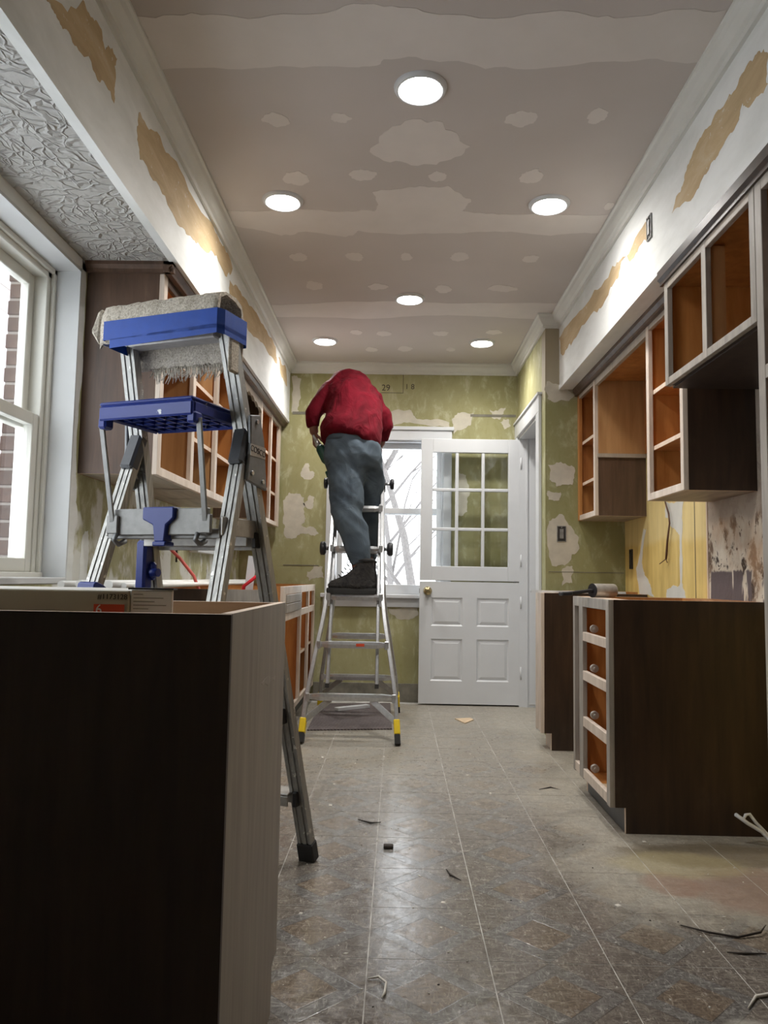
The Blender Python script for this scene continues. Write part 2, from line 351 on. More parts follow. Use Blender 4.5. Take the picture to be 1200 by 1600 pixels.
class MB:
    def __init__(s): s.v = []; s.f = []; s.mi = []; s.sm = []
    def face(s, idx, m=0, smooth=False): s.f.append(tuple(idx)); s.mi.append(m); s.sm.append(smooth)
    def box(s, x0, x1, y0, y1, z0, z1, m=0, dirs=None):
        b = len(s.v); d = dirs or {}
        s.v += [(x0, y0, z0), (x1, y0, z0), (x1, y1, z0), (x0, y1, z0), (x0, y0, z1), (x1, y0, z1), (x1, y1, z1), (x0, y1, z1)]
        for k, q in (('-z', (0, 3, 2, 1)), ('+z', (4, 5, 6, 7)), ('-y', (0, 1, 5, 4)), ('+x', (1, 2, 6, 5)), ('+y', (2, 3, 7, 6)), ('-x', (3, 0, 4, 7))):
            s.face([b + i for i in q], d.get(k, m))
        return s
    def hexa(s, pts, m=0):      # 8 corners, bottom ring then top ring, counter-clockwise
        b = len(s.v); s.v += [tuple(p) for p in pts]
        for q in ((0, 3, 2, 1), (4, 5, 6, 7), (0, 1, 5, 4), (1, 2, 6, 5), (2, 3, 7, 6), (3, 0, 4, 7)): s.face([b + i for i in q], m)
        return s
    def bar(s, p, q, w, h, up=(0, 0, 1), m=0):
        p = Vector(p); q = Vector(q); a = (q - p).normalized(); r = a.cross(Vector(up))
        if r.length < 1e-5: r = a.cross(Vector((1, 0, 0)))
        r.normalize(); u = r.cross(a).normalized()
        c = lambda o, i, j: o + r * (i * w / 2) + u * (j * h / 2)
        return s.hexa([c(p, -1, -1), c(p, 1, -1), c(q, 1, -1), c(q, -1, -1), c(p, -1, 1), c(p, 1, 1), c(q, 1, 1), c(q, -1, 1)], m)
    def loft(s, rings, cap=True, m=0, smooth=True, closed=False):
        b = len(s.v); n = len(rings[0])
        for r in rings: s.v += [tuple(p) for p in r]
        k = len(rings)
        for i in range(k if closed else k - 1):
            j = (i + 1) % k
            for a in range(n):
                c = (a + 1) % n
                s.face((b + i * n + a, b + i * n + c, b + j * n + c, b + j * n + a), m, smooth)
        if cap and not closed:
            s.face([b + a for a in range(n)][::-1], m); s.face([b + (k - 1) * n + a for a in range(n)], m)
        return s
    def tube(s, pts, rad, seg=8, cap=True, m=0, smooth=True):
        pts = [Vector(p) for p in pts]; n = len(pts)
        if not isinstance(rad, (list, tuple)): rad = [rad] * n
        t0 = (pts[1] - pts[0]).normalized(); u = t0.cross(Vector((0, 0, 1)))
        if u.length < 1e-3: u = t0.cross(Vector((1, 0, 0)))
        u.normalize(); rings = []
        for i in range(n):
            t = (pts[min(i + 1, n - 1)] - pts[max(i - 1, 0)]).normalized()
            u = (u - t * u.dot(t)).normalized(); w = t.cross(u)
            rings.append([pts[i] + (u * math.cos(2 * PI * k / seg) + w * math.sin(2 * PI * k / seg)) * rad[i] for k in range(seg)])
        return s.loft(rings, cap, m, smooth)
    def prism(s, poly, ax, a, b, m=0):
        # polygon in the two axes other than ax, extruded along ax from a to b
        def P(u, v, w): return {'x': (w, u, v), 'y': (u, w, v), 'z': (u, v, w)}[ax]
        k = len(s.v); n = len(poly)
        s.v += [P(u, v, a) for u, v in poly] + [P(u, v, b) for u, v in poly]
        s.face([k + i for i in range(n)][::-1], m); s.face([k + n + i for i in range(n)], m)
        for i in range(n):
            j = (i + 1) % n; s.face((k + i, k + j, k + n + j, k + n + i), m)
        return s
    def mesh(s, name, off, mats, bevel=0.0, tri=False):
        me = bpy.data.meshes.new(name)
        me.from_pydata([tuple(Vector(p) - off) for p in s.v], [], s.f)
        for mm in mats: me.materials.append(MATS[mm])
        for p, mi, sm in zip(me.polygons, s.mi, s.sm): p.material_index = mi; p.use_smooth = sm
        bm = bmesh.new(); bm.from_mesh(me)
        if tri: bmesh.ops.triangulate(bm, faces=[f for f in bm.faces if len(f.verts) > 4])
        bmesh.ops.recalc_face_normals(bm, faces=bm.faces)
        if bevel:
            es = [e for e in bm.edges if len(e.link_faces) == 2 and e.calc_face_angle(0) > 0.6]
            bmesh.ops.bevel(bm, geom=es, offset=bevel, segments=1, affect='EDGES', clamp_overlap=True)
        bm.to_mesh(me); bm.free(); me.validate(); me.update()
        return me
    def build(s, name, mats, parent=None, bevel=0.0, local=False, label=None, tri=False, kind=None):
        if isinstance(mats, str): mats = [mats]
        off = Vector((0, 0, 0)) if local else org(parent)
        o = bpy.data.objects.new(name, s.mesh(name, off, mats, bevel, tri)); COL.objects.link(o)
        if parent: o.parent = parent
        ORG[o.name] = off
        if label: o['label'] = label
        if kind: o['kind'] = kind
        return o

def link(name, me, loc, parent=None, rot=None):
    o = bpy.data.objects.new(name, me); COL.objects.link(o)
    if parent: o.parent = parent
    o.location = Vector(loc) - org(parent)
    if rot: o.rotation_euler = rot
    ORG[o.name] = Vector(loc)
    return o
def thing(name, label, cat, loc=(0, 0, 0), group=None, kind=None, rotz=0.0):
    o = bpy.data.objects.new(name, None); COL.objects.link(o); o.empty_display_size = 0.1
    o.location = loc; o.rotation_euler = (0, 0, rotz); ORG[o.name] = Vector(loc)
    o['label'] = label; o['category'] = cat
    if group: o['group'] = group
    if kind: o['kind'] = kind
    return o
def tag(o, label, cat, group=None, kind=None):
    o['label'] = label; o['category'] = cat
    if group: o['group'] = group
    if kind: o['kind'] = kind
    return o
def struct(o, label, cat):
    return tag(o, label, cat, kind='structure')

def jag(poly, rnd, amp, depth=3):
    for _ in range(depth):
        out = []
        for i, p in enumerate(poly):
            q = poly[(i + 1) % len(poly)]; L = math.hypot(q[0] - p[0], q[1] - p[1])
            k = rnd.uniform(-1, 1) * min(amp, L * 0.22)
            nx, ny = (-(q[1] - p[1]) / (L + 1e-9), (q[0] - p[0]) / (L + 1e-9))
            out += [p, ((p[0] + q[0]) / 2 + nx * k, (p[1] + q[1]) / 2 + ny * k)]
        poly = out
        amp *= 0.6
    return poly
def patch(name, parent, ax, at, sgn, poly, mat, seed=0, amp=0.02, thick=0.0012, depth=3):
    r = random.Random(seed)
    m = MB(); m.prism(jag(list(poly), r, amp, depth), ax, at - sgn * 0.002, at + sgn * thick)
    return m.build(name, mat, parent, tri=True)
def ell(cx, cy, rx, ry, seed, n=11):
    r = random.Random(seed)
    return [(cx + math.cos(2 * PI * i / n) * rx * r.uniform(0.8, 1.15), cy + math.sin(2 * PI * i / n) * ry * r.uniform(0.8, 1.15)) for i in range(n)]
def text_mesh(name, body, size, mat, parent, matrix, depth=0.0004):
    cu = bpy.data.curves.new(name, 'FONT'); cu.body = body; cu.size = size; cu.extrude = depth; cu.align_x = 'CENTER'; cu.align_y = 'CENTER'
    tmp = bpy.data.objects.new('tmp_text', cu); COL.objects.link(tmp)
    dg = bpy.context.evaluated_depsgraph_get(); dg.update()
    me = bpy.data.meshes.new_from_object(tmp.evaluated_get(dg)); bpy.data.objects.remove(tmp)
    me.name = name; me.materials.clear(); me.materials.append(MATS[mat])
    o = bpy.data.objects.new(name, me); COL.objects.link(o); o.parent = parent
    o.matrix_local = Matrix.Translation(-org(parent)) @ matrix
    return o
def face_matrix(loc, xdir, ydir):
    x = Vector(xdir).normalized(); y = Vector(ydir).normalized(); z = x.cross(y)
    return Matrix(((x.x, y.x, z.x, loc[0]), (x.y, y.y, z.y, loc[1]), (x.z, y.z, z.z, loc[2]), (0, 0, 0, 1)))

# ------------------------------------------------------------------ room dimensions (metres)
CEIL = 2.66; FAR = 6.06; LEFT = -1.25; RIGHT = 1.43; BACK = -1.4
SOF_L = -0.885; SOF_R = 1.02; SOF_Z = 2.175; BLOCK = 0.93; RET = 4.884

# floor and its tiles
fl = MB().box(LEFT - 0.35, RIGHT + 0.35, BACK, FAR + 0.2, -0.06, -0.0007).build('floor', 'tile_joint')
struct(fl, 'worn grey vinyl tile floor with printed brown diamonds and dust', 'floor')
PT = 0.303
tm = MB()
hw = PT / 2 - 0.0014
tm.hexa([(-hw, -hw, -0.004), (hw, -hw, -0.004), (hw, hw, -0.004), (-hw, hw, -0.004), (-hw, -hw, 0), (hw, -hw, 0), (hw, hw, 0), (-hw, hw, 0)])
tile_me = tm.mesh('floor_tile', Vector((0, 0, 0)), ['vinyl_tile'])
for i in range(-4, 5):
    for j in range(-6, 15):
        x = -0.06 + (i + 0.5) * PT; y = 2.02 + (j + 0.5) * PT
        if x < LEFT + 0.02 or x > RIGHT + 0.05 or y < BACK + 0.1 or y > FAR - 0.02: continue
        link('floor_tile', tile_me, (x, y, 0), fl)

# ceiling with joint compound bands and screw patches
CEIL_BLOBS = [(0.06, 2.926, 0.185, 0.16), (-0.481, 2.755, 0.053, 0.045), (-0.239, 2.741, 0.038, 0.032), (0.438, 2.742, 0.059, 0.048), (0.712, 2.72, 0.04, 0.047), (-0.465, 3.179, 0.055, 0.059), (-0.174, 3.148, 0.057, 0.047), (0.143, 3.16, 0.041, 0.042), (0.542, 3.154, 0.054, 0.063), (-0.56, 4.005, 0.048, 0.058), (-0.256, 3.99, 0.045, 0.058), (0.018, 3.984, 0.034, 0.049), (0.304, 3.978, 0.054, 0.057), (0.684, 4.002, 0.044, 0.05), (-0.517, 4.404, 0.053, 0.07), (-0.144, 4.415, 0.057, 0.05), (0.246, 4.445, 0.053, 0.061), (0.592, 4.425, 0.09, 0.05), (0.94, 3.408, 0.023, 0.036), (-0.318, 5.263, 0.045, 0.056), (-0.126, 5.285, 0.054, 0.057), (0.273, 5.271, 0.058, 0.056), (0.643, 5.23, 0.053, 0.056), (-0.224, 5.669, 0.048, 0.065), (0.031, 5.643, 0.057, 0.065), (0.37, 5.646, 0.038, 0.048)]
CEIL_BANDS = [[(-0.832, 2.22), (-0.596, 2.211), (-0.302, 2.21), (-0.067, 2.177), (0.127, 2.208), (0.511, 2.196), (0.709, 2.213), (0.957, 2.186), (0.962, 2.421), (0.688, 2.417), (0.401, 2.46), (0.141, 2.42), (-0.071, 2.412), (-0.158, 2.454), (-0.46, 2.456), (-0.833, 2.469)], [(-0.847, 3.5), (-0.6, 3.471), (-0.255, 3.477), (-0.135, 3.475), (-0.138, 3.295), (0.027, 3.248), (0.194, 3.234), (0.302, 3.346), (0.275, 3.468), (0.511, 3.496), (0.972, 3.488), (0.99, 3.668), (0.734, 3.716), (0.412, 3.679), (0.066, 3.707), (-0.22, 3.677), (-0.288, 3.75), (-0.508, 3.697), (-0.61, 3.742), (-0.83, 3.633)], [(-0.82, 4.733), (-0.269, 4.661), (0.367, 4.676), (0.978, 4.658), (0.936, 4.956), (0.302, 4.889), (-0.286, 4.982), (-0.827, 4.961)]]
ce = MB().box(LEFT - 0.3, RIGHT + 0.3, BACK, FAR + 0.2, CEIL, CEIL + 0.1).build('ceiling', 'ceiling_board')
struct(ce, 'taupe plasterboard ceiling with unpainted joint compound bands and dabs', 'ceiling')
for k, p in enumerate(CEIL_BANDS): patch('joint_compound_band', ce, 'z', CEIL, -1, p, 'mud', 40 + k, 0.02)
for k, (x, y, a, b) in enumerate(CEIL_BLOBS): patch('joint_compound_dab', ce, 'z', CEIL, -1, ell(x, y, a, b, k), 'mud', 80 + k, 0.02, depth=2)

# left wall with the window opening
WY0, WY1, WZ0, WZ1 = 1.0, 2.90, 0.92, 2.13
m = MB()
m.box(LEFT - 0.14, LEFT, BACK, WY0, 0, CEIL); m.box(LEFT - 0.14, LEFT, WY1, FAR + 0.1, 0, CEIL)
m.box(LEFT - 0.14, LEFT, WY0, WY1, 0, WZ0); m.box(LEFT - 0.14, LEFT, WY0, WY1, WZ1, CEIL)
wl = struct(m.build('wall_left', 'left_wall'), 'patched green and white plaster wall on the window side', 'wall')
# white skim coat along the window corner and reveal, ragged on the green
patch('skim_coat_strip', wl, 'x', LEFT, 1, [(2.898, 0.9), (2.955, 0.9), (2.95, 1.05), (2.975, 1.15), (2.945, 1.3), (2.94, 1.34), (2.93, 1.6), (2.945, 1.8), (2.935, 2.17), (2.898, 2.17)], 'skim_coat', 5, 0.012)
patch('skim_coat_strip', wl, 'x', LEFT, 1, [(3.02, 0.9), (3.1, 0.9), (3.1, 1.04), (3.08, 1.12), (3.03, 1.1)], 'skim_coat', 6, 0.012)
patch('skim_coat_strip', wl, 'x', LEFT, 1, [(1.02, 2.132), (2.93, 2.132), (2.93, 2.172), (1.02, 2.172)], 'skim_coat', 7, 0.006)
m = MB().box(LEFT - 0.135, LEFT + 0.001, WY1 - 0.012, WY1, WZ0, WZ1).box(LEFT - 0.135, LEFT + 0.001, WY0, WY1, WZ1 - 0.012, WZ1)
m.build('reveal_lining', 'jamb_paint', wl)

# far wall with window opening
XW0, XW1, ZW0, ZW1 = -0.50, 0.36, 0.80, 2.05
m = MB()
m.box(LEFT - 0.1, XW0, FAR, FAR + 0.12, 0, CEIL); m.box(XW1, RIGHT + 0.3, FAR, FAR + 0.12, 0, CEIL)
m.box(XW0, XW1, FAR, FAR + 0.12, 0, ZW0); m.box(XW0, XW1, FAR, FAR + 0.12, ZW1, CEIL)
wf = struct(m.build('wall_far', 'green_wall'), 'scraped yellow-green end wall with white filler patches', 'wall')
FAR_W = [[(-0.916, 1.549), (-0.866, 1.613), (-0.824, 1.603), (-0.749, 1.573), (-0.752, 1.478), (-0.74, 1.426), (-0.765, 1.353), (-0.681, 1.343), (-0.627, 1.287), (-0.658, 1.271), (-0.753, 1.29), (-0.804, 1.253), (-0.876, 1.247), (-0.895, 1.351), (-0.913, 1.371)], [(-0.754, 1.531), (-0.703, 1.594), (-0.666, 1.574), (-0.679, 1.49), (-0.732, 1.494)], [(-0.776, 1.783), (-0.746, 1.847), (-0.72, 1.847), (-0.708, 1.784), (-0.671, 1.774), (-0.68, 1.732), (-0.753, 1.72), (-0.78, 1.751)], [(-0.708, 0.99), (-0.653, 1.048), (-0.59, 1.033), (-0.578, 0.941), (-0.691, 0.918)], [(-0.875, 2.55), (-0.795, 2.53), (-0.811, 2.325), (-0.81, 2.266), (-0.868, 2.258)], [(-0.097, 2.263), (0.076, 2.291), (0.153, 2.215), (0.393, 2.192), (0.393, 2.156), (0.077, 2.188), (-0.095, 2.149)], [(0.413, 2.218), (0.458, 2.27), (0.585, 2.272), (0.561, 2.169), (0.459, 2.131), (0.429, 2.1)], [(0.712, 2.3), (0.839, 2.317), (0.799, 2.223), (0.728, 2.238)], [(0.789, 2.197), (0.865, 2.224), (0.88, 2.173), (0.83, 2.141)], [(0.447, 1.782), (0.528, 1.773), (0.555, 1.606), (0.541, 1.479), (0.47, 1.447)], [(-0.072, 0.717), (0.173, 0.737), (0.159, 0.662), (0.049, 0.63), (-0.041, 0.668)], [(-0.614, 2.282), (-0.576, 2.179), (-0.636, 2.127)]]
for k, p in enumerate(FAR_W): patch('filler_patch', wf, 'y', FAR, -1, p, 'mud_far', 120 + k, 0.02)
# horizontal seams left by old wallboard, and pencil marks
for z, x0, x1, h in ((2.252, -0.86, -0.6, 0.022), (2.25, 0.56, 0.92, 0.02), (1.04, -0.9, -0.62, 0.006)):
    MB().box(x0, x1, FAR - 0.003, FAR + 0.002, z - h / 2, z + h / 2).build('wallboard_seam', 'sill_grey', wf)
MB().box(0.020, 0.024, FAR - 0.001, FAR + 0.001, 2.426, 2.577).build('pencil_line', 'ink', wf)
MB().box(-0.156, 0.024, FAR - 0.001, FAR + 0.001, 2.423, 2.427).build('pencil_line', 'ink', wf)
text_mesh('pencil_number', '29', 0.07, 'ink', wf, face_matrix((-0.116, FAR - 0.001, 2.464), (1, 0, 0), (0, 0, 1)))
text_mesh('pencil_number', '1 8', 0.06, 'ink', wf, face_matrix((0.075, FAR - 0.001, 2.475), (1, 0, 0), (0, 0, 1)))
struct(MB().box(-0.64, 0.9, FAR - 0.018, FAR, 0, 0.14).build('baseboard_far', 'sill_grey'), 'bare grey strip along the foot of the end wall', 'baseboard')

# right wall: yellow board, broken plaster
wr = MB().box(RIGHT, RIGHT + 0.14, BACK, FAR + 0.1, 0, CEIL).build('wall_right', 'yellow_board')
struct(wr, 'stripped yellow board wall behind the right-hand cabinets', 'wall')
MB().box(RIGHT - 0.004, RIGHT + 0.002, 2.2, 3.575, 0.86, 1.75).build('plaster_panel', 'ruined_plaster', wr, label='broken stained plaster with torn paint')
MB().box(RIGHT - 0.007, RIGHT + 0.001, 3.57, 3.585, 0.86, 1.75).build('board_edge', 'raw_edge', wr)
MB().box(RIGHT - 0.0015, RIGHT + 0.001, 3.735, 3.74, 0.86, 1.75).build('board_seam', 'walnut_dark', wr)
RIGHT_W = [[(4.149, 1.384), (3.88, 1.357), (3.905, 1.191), (3.918, 0.953), (3.866, 0.87), (4.14, 0.87), (4.138, 0.915), (3.978, 0.927), (3.94, 0.953), (3.94, 1.193), (4.048, 1.239), (4.142, 1.3)], [(4.638, 1.048), (4.51, 1.262), (4.463, 1.259), (4.552, 1.062), (4.497, 0.987), (4.387, 0.915), (4.345, 0.87), (4.595, 0.87), (4.663, 1.033)]]
for k, p in enumerate(RIGHT_W): patch('filler_patch', wr, 'x', RIGHT, -1, p, 'mud_white', 150 + k, 0.015)

# return wall beside the doorway, facing the room
wt = MB().box(BLOCK, RIGHT + 0.05, RET, RET + 0.12, 0, CEIL).build('wall_return', 'return_wall')
struct(wt, 'olive green return wall beside the doorway with a metal switch box', 'wall')
RET_W = [[(0.946, 1.685), (1.056, 1.696), (1.119, 1.65), (1.101, 1.558), (1.001, 1.547), (0.955, 1.592)], [(0.946, 1.298), (1.018, 1.373), (1.1, 1.283), (1.144, 1.156), (1.072, 1.064), (0.972, 1.044)], [(0.939, 2.227), (1.057, 2.209), (1.116, 2.135), (1.002, 2.092), (0.943, 2.114)], [(0.942, 1.518), (1.028, 1.511), (1.019, 1.464), (0.949, 1.463)], [(1.036, 1.027), (1.099, 1.046), (1.098, 0.938), (1.035, 0.919)]]
for k, p in enumerate(RET_W): patch('filler_patch', wt, 'y', RET, -1, p, 'mud_far', 170 + k, 0.02)
MB().box(0.95, 1.42, RET - 0.002, RET, 1.005, 1.009).build('wallboard_seam', 'sill_grey', wt)

# doorway wall with opening
DY0, DY1, DZ = 5.12, 5.935, 2.06
m = MB(); m.box(BLOCK, BLOCK + 0.12, RET + 0.12, DY0, 0, CEIL); m.box(BLOCK, BLOCK + 0.12, DY1, FAR, 0, CEIL); m.box(BLOCK, BLOCK + 0.12, DY0, DY1, DZ, CEIL)
wd = struct(m.build('wall_doorway', 'green_wall'), 'pale green wall around the side doorway', 'wall')
cas = thing('trim_casing', 'white painted casing around the side doorway', 'casing', (BLOCK, DY0, 0), kind='structure')
MB().box(BLOCK - 0.02, BLOCK, DY0 - 0.11, DY0, 0, DZ).build('casing_side', 'white_paint', cas, bevel=0.003)
MB().box(BLOCK - 0.02, BLOCK, DY0 - 0.11, FAR - 0.005, DZ, DZ + 0.11).build('casing_head', 'white_paint', cas, bevel=0.003)
MB().box(BLOCK - 0.03, BLOCK, DY0 - 0.125, FAR - 0.005, DZ + 0.11, DZ + 0.125).build('casing_cap', 'white_paint', cas)
MB().box(BLOCK - 0.02, BLOCK, DY1 + 0.03, FAR - 0.005, 0, DZ).build('casing_side', 'white_paint', cas, bevel=0.003)
MB().box(BLOCK - 0.002, BLOCK + 0.3, DY1 - 0.012, DY1 + 0.013, 0, DZ).build('jamb', 'white_paint', cas)
MB().box(BLOCK - 0.002, BLOCK + 0.3, DY0 - 0.001, DY0 + 0.018, 0, DZ).build('jamb', 'white_paint', cas)
MB().box(BLOCK - 0.002, BLOCK + 0.3, DY0, DY1, DZ - 0.02, DZ).build('jamb_head', 'white_paint', cas)
MB().box(BLOCK + 0.05, BLOCK + 0.062, DY1 - 0.024, DY1 - 0.012, 0, DZ - 0.02).build('door_stop', 'white_paint', cas)
MB().box(BLOCK + 0.075, BLOCK + 0.3, DY1 - 0.018, DY1 - 0.012, 0.02, DZ - 0.02).build('jamb_panel', 'white_paint', cas)
MB().box(BLOCK + 0.3, BLOCK + 0.33, RET + 0.12, FAR, 0, CEIL).build('entry_panel', 'white_paint', cas)
struct(MB().box(LEFT - 0.1, RIGHT + 0.1, BACK - 0.1, BACK, 0, CEIL).build('wall_back', 'skim_coat'), 'plain wall behind the camera', 'wall')

# soffits
m = MB().box(LEFT, SOF_L, BACK, FAR, SOF_Z, CEIL, 0, {'-z': 1})
sl = struct(m.build('wall_soffit_left', ['skim_coat', 'stomp_texture']), 'white skimmed soffit with tan paper patches and textured underside on the left', 'soffit')
SOFFIT_L = [[(1.762, 2.348), (1.967, 2.511), (2.031, 2.51), (2.098, 2.525), (2.134, 2.485), (2.182, 2.528), (2.227, 2.526), (2.22, 2.448), (2.218, 2.376), (2.089, 2.363), (1.959, 2.359), (1.86, 2.346), (1.805, 2.354)], [(2.441, 2.489), (2.616, 2.526), (2.898, 2.546), (3.448, 2.578), (3.677, 2.575), (3.881, 2.542), (3.763, 2.45), (3.467, 2.452), (3.178, 2.364), (3.006, 2.345), (2.741, 2.351), (2.461, 2.334), (2.427, 2.383)], [(3.827, 2.46), (4.181, 2.504), (4.804, 2.553), (5.315, 2.562), (5.397, 2.464), (4.726, 2.418), (4.122, 2.387), (3.84, 2.377)], [(5.45, 2.531), (5.796, 2.555), (5.896, 2.427), (5.534, 2.44)], [(0.6, 2.3), (1.5, 2.33), (1.6, 2.5), (0.7, 2.52)]]
for k, p in enumerate(SOFFIT_L): patch('tan_paper_patch', sl, 'x', SOF_L, 1, p, 'tan_paper', 200 + k, 0.03, 0.0008)
MB().box(SOF_L - 0.03, SOF_L + 0.003, BACK, FAR - 0.002, SOF_Z - 0.003, SOF_Z + 0.022).build('corner_bead', 'skim_coat', sl)
m = MB().box(SOF_R, RIGHT, BACK, RET, SOF_Z, CEIL)
sr = struct(m.build('wall_soffit_right', 'skim_coat'), 'white skimmed soffit with a tan paper streak above the right cabinets', 'soffit')
SOFFIT_R = [[(2.071, 2.44), (2.127, 2.486), (2.202, 2.493), (2.321, 2.484), (2.435, 2.486), (2.562, 2.48), (2.65, 2.453), (2.703, 2.426), (2.747, 2.384), (2.837, 2.347), (2.627, 2.303), (2.495, 2.328), (2.451, 2.34), (2.359, 2.352), (2.259, 2.361), (2.235, 2.4), (2.188, 2.356), (2.076, 2.354)], [(4.879, 2.511), (4.257, 2.48), (3.72, 2.449), (3.521, 2.453), (3.142, 2.461), (3.108, 2.364), (3.282, 2.384), (3.498, 2.437), (3.547, 2.38), (3.723, 2.362), (4.002, 2.38), (4.548, 2.36), (4.793, 2.371)], [(1.2, 2.35), (2.0, 2.37), (2.04, 2.47), (1.2, 2.47)]]
for k, p in enumerate(SOFFIT_R): patch('tan_paper_patch', sr, 'x', SOF_R, -1, p, 'tan_paper', 220 + k, 0.03, 0.0008)
MB().box(SOF_R - 0.003, SOF_R + 0.03, BACK, RET - 0.002, SOF_Z - 0.003, SOF_Z + 0.022).build('corner_bead', 'skim_coat', sr)

# crown moulding: profile (projection, drop)
CP = [(0.0, 0.0), (0.058, 0.0), (0.058, -0.012), (0.05, -0.018), (0.044, -0.036), (0.028, -0.06), (0.016, -0.068), (0.014, -0.086), (0.0, -0.086)]
def crown(name, label, pts):
    # pts: wall-foot path (x, y) with mitres; interior on the right-hand side given by per-vertex offset directions
    rings = []
    for (x, y), (ox, oy) in pts: rings.append([(x + ox * a, y + oy * a, CEIL + b) for a, b in CP])
    return struct(MB().loft(rings, True, smooth=False).build(name, 'crown_paint'), label, 'crown moulding')
crown('trim_1', 'white crown moulding along the left soffit', [((SOF_L, BACK), (1, 0)), ((SOF_L, FAR), (1, -1))])
crown('trim_2', 'white crown moulding across the end wall', [((SOF_L, FAR), (1, -1)), ((BLOCK, FAR), (-1, -1))])
crown('trim_3', 'short white crown moulding above the doorway wall', [((BLOCK, FAR), (-1, -1)), ((BLOCK, RET), (-1, -1))])
crown('trim_4', 'white crown moulding on the short return by the doorway', [((BLOCK, RET), (-1, -1)), ((SOF_R, RET), (-1, -1))])
crown('trim_5', 'white crown moulding along the right soffit', [((SOF_R, RET), (-1, -1)), ((SOF_R, BACK), (-1, 0))])

# ------------------------------------------------------------------ windows
w1 = thing('window_1', 'white vinyl double-hung window over the sink side wall', 'window', (LEFT - 0.12, 2.0, WZ0), kind='structure')
X0 = LEFT - 0.20; X1 = LEFT - 0.105
fy0, fy1, fz0, fz1 = WY0, WY1 - 0.012, WZ0, WZ1 - 0.012
MB().box(X0, X1, fy1 - 0.045, fy1, fz0, fz1).build('frame_side', 'vinyl', w1, bevel=0.003)
MB().box(X0, X1, fy0, fy0 + 0.045, fz0, fz1).build('frame_side', 'vinyl', w1, bevel=0.003)
MB().box(X0, X1, fy0, fy1, fz1 - 0.04, fz1).build('frame_head', 'vinyl', w1, bevel=0.003)
MB().box(X0, X1 + 0.02, fy0, fy1, fz0, fz0 + 0.03).build('frame_sill', 'vinyl', w1, bevel=0.003)
MB().box(X1 + 0.005, LEFT + 0.004, fy0, fy1, fz0 - 0.012, fz0 + 0.012).build('stool', 'jamb_paint', w1, bevel=0.003)
MB().box(X1, X1 + 0.014, fy1 - 0.02, fy1, fz0 + 0.03, fz1).box(X1, X1 + 0.014, fy0, fy1, fz1 - 0.02, fz1).build('inner_stop', 'vinyl', w1, bevel=0.002)
for nm, xa, xb, z0, z1 in (('upper_sash', X0 + 0.012, X0 + 0.045, 1.485, fz1 - 0.04), ('lower_sash', X0 + 0.052, X0 + 0.088, fz0 + 0.03, 1.54)):
    sa, sb = fy0 + 0.045, fy1 - 0.045
    sash = MB().box(xa, xb, sb - 0.042, sb, z0, z1).box(xa, xb, sa, sa + 0.042, z0, z1).box(xa, xb, sa + 0.042, sb - 0.042, z0, z0 + 0.05).box(xa, xb, sa + 0.042, sb - 0.042, z1 - 0.045, z1).build(nm, 'vinyl', w1, bevel=0.003)
    MB().box((xa + xb) / 2 - 0.003, (xa + xb) / 2 + 0.003, sa + 0.042, sb - 0.042, z0 + 0.05, z1 - 0.045).build('pane', 'window_glass', sash)

w2 = thing('window_2', 'white painted sash window in the end wall showing bare trees', 'window', (0, FAR, ZW0), kind='structure')
MB().box(XW0 - 0.07, XW1 + 0.055, FAR - 0.022, FAR, ZW1 - 0.01, ZW1 + 0.07).build('casing_head', 'white_paint', w2, bevel=0.003)
MB().box(XW0 - 0.09, XW1 + 0.07, FAR - 0.035, FAR, ZW1 + 0.07, ZW1 + 0.10).build('casing_cap', 'white_paint', w2, bevel=0.004)
MB().box(XW0 - 0.07, XW0 + 0.01, FAR - 0.022, FAR, ZW0, ZW1).build('casing_side', 'white_paint', w2, bevel=0.003)
MB().box(XW1 - 0.01, XW1 + 0.055, FAR - 0.022, FAR, ZW0, ZW1).build('casing_side', 'white_paint', w2, bevel=0.003)
MB().box(XW0 - 0.1, XW1 + 0.08, FAR - 0.05, FAR + 0.06, ZW0 - 0.005, ZW0 + 0.025).build('stool', 'white_paint', w2, bevel=0.004)
MB().box(XW0 - 0.08, XW1 + 0.06, FAR - 0.02, FAR, ZW0 - 0.075, ZW0 - 0.005).build('apron', 'white_paint', w2, bevel=0.003)
for a, b, c, d, nm in ((XW0, XW0 + 0.02, ZW0, ZW1, 'jamb'), (XW1 - 0.02, XW1, ZW0, ZW1, 'jamb'), (XW0, XW1, ZW1 - 0.02, ZW1, 'jamb_head')):
    MB().box(a, b, FAR, FAR + 0.12, c, d).build(nm, 'white_paint', w2)
for nm, ya, z0, z1 in (('upper_sash', FAR + 0.075, 1.455, ZW1 - 0.02), ('lower_sash', FAR + 0.035, ZW0 + 0.025, 1.505)):
    xa, xb = XW0 + 0.02, XW1 - 0.02
    zb = z0 + (0.05 if nm == 'upper_sash' else 0.075)
    sash = MB().box(xa, xa + 0.04, ya, ya + 0.035, z0, z1).box(xb - 0.04, xb, ya, ya + 0.035, z0, z1).box(xa + 0.04, xb - 0.04, ya, ya + 0.035, z0, zb).box(xa + 0.04, xb - 0.04, ya, ya + 0.035, z1 - 0.045, z1).build(nm, 'white_paint', w2, bevel=0.003)
    MB().box(xa + 0.04, xb - 0.04, ya + 0.014, ya + 0.02, zb, z1 - 0.045).build('pane', 'window_glass', sash)

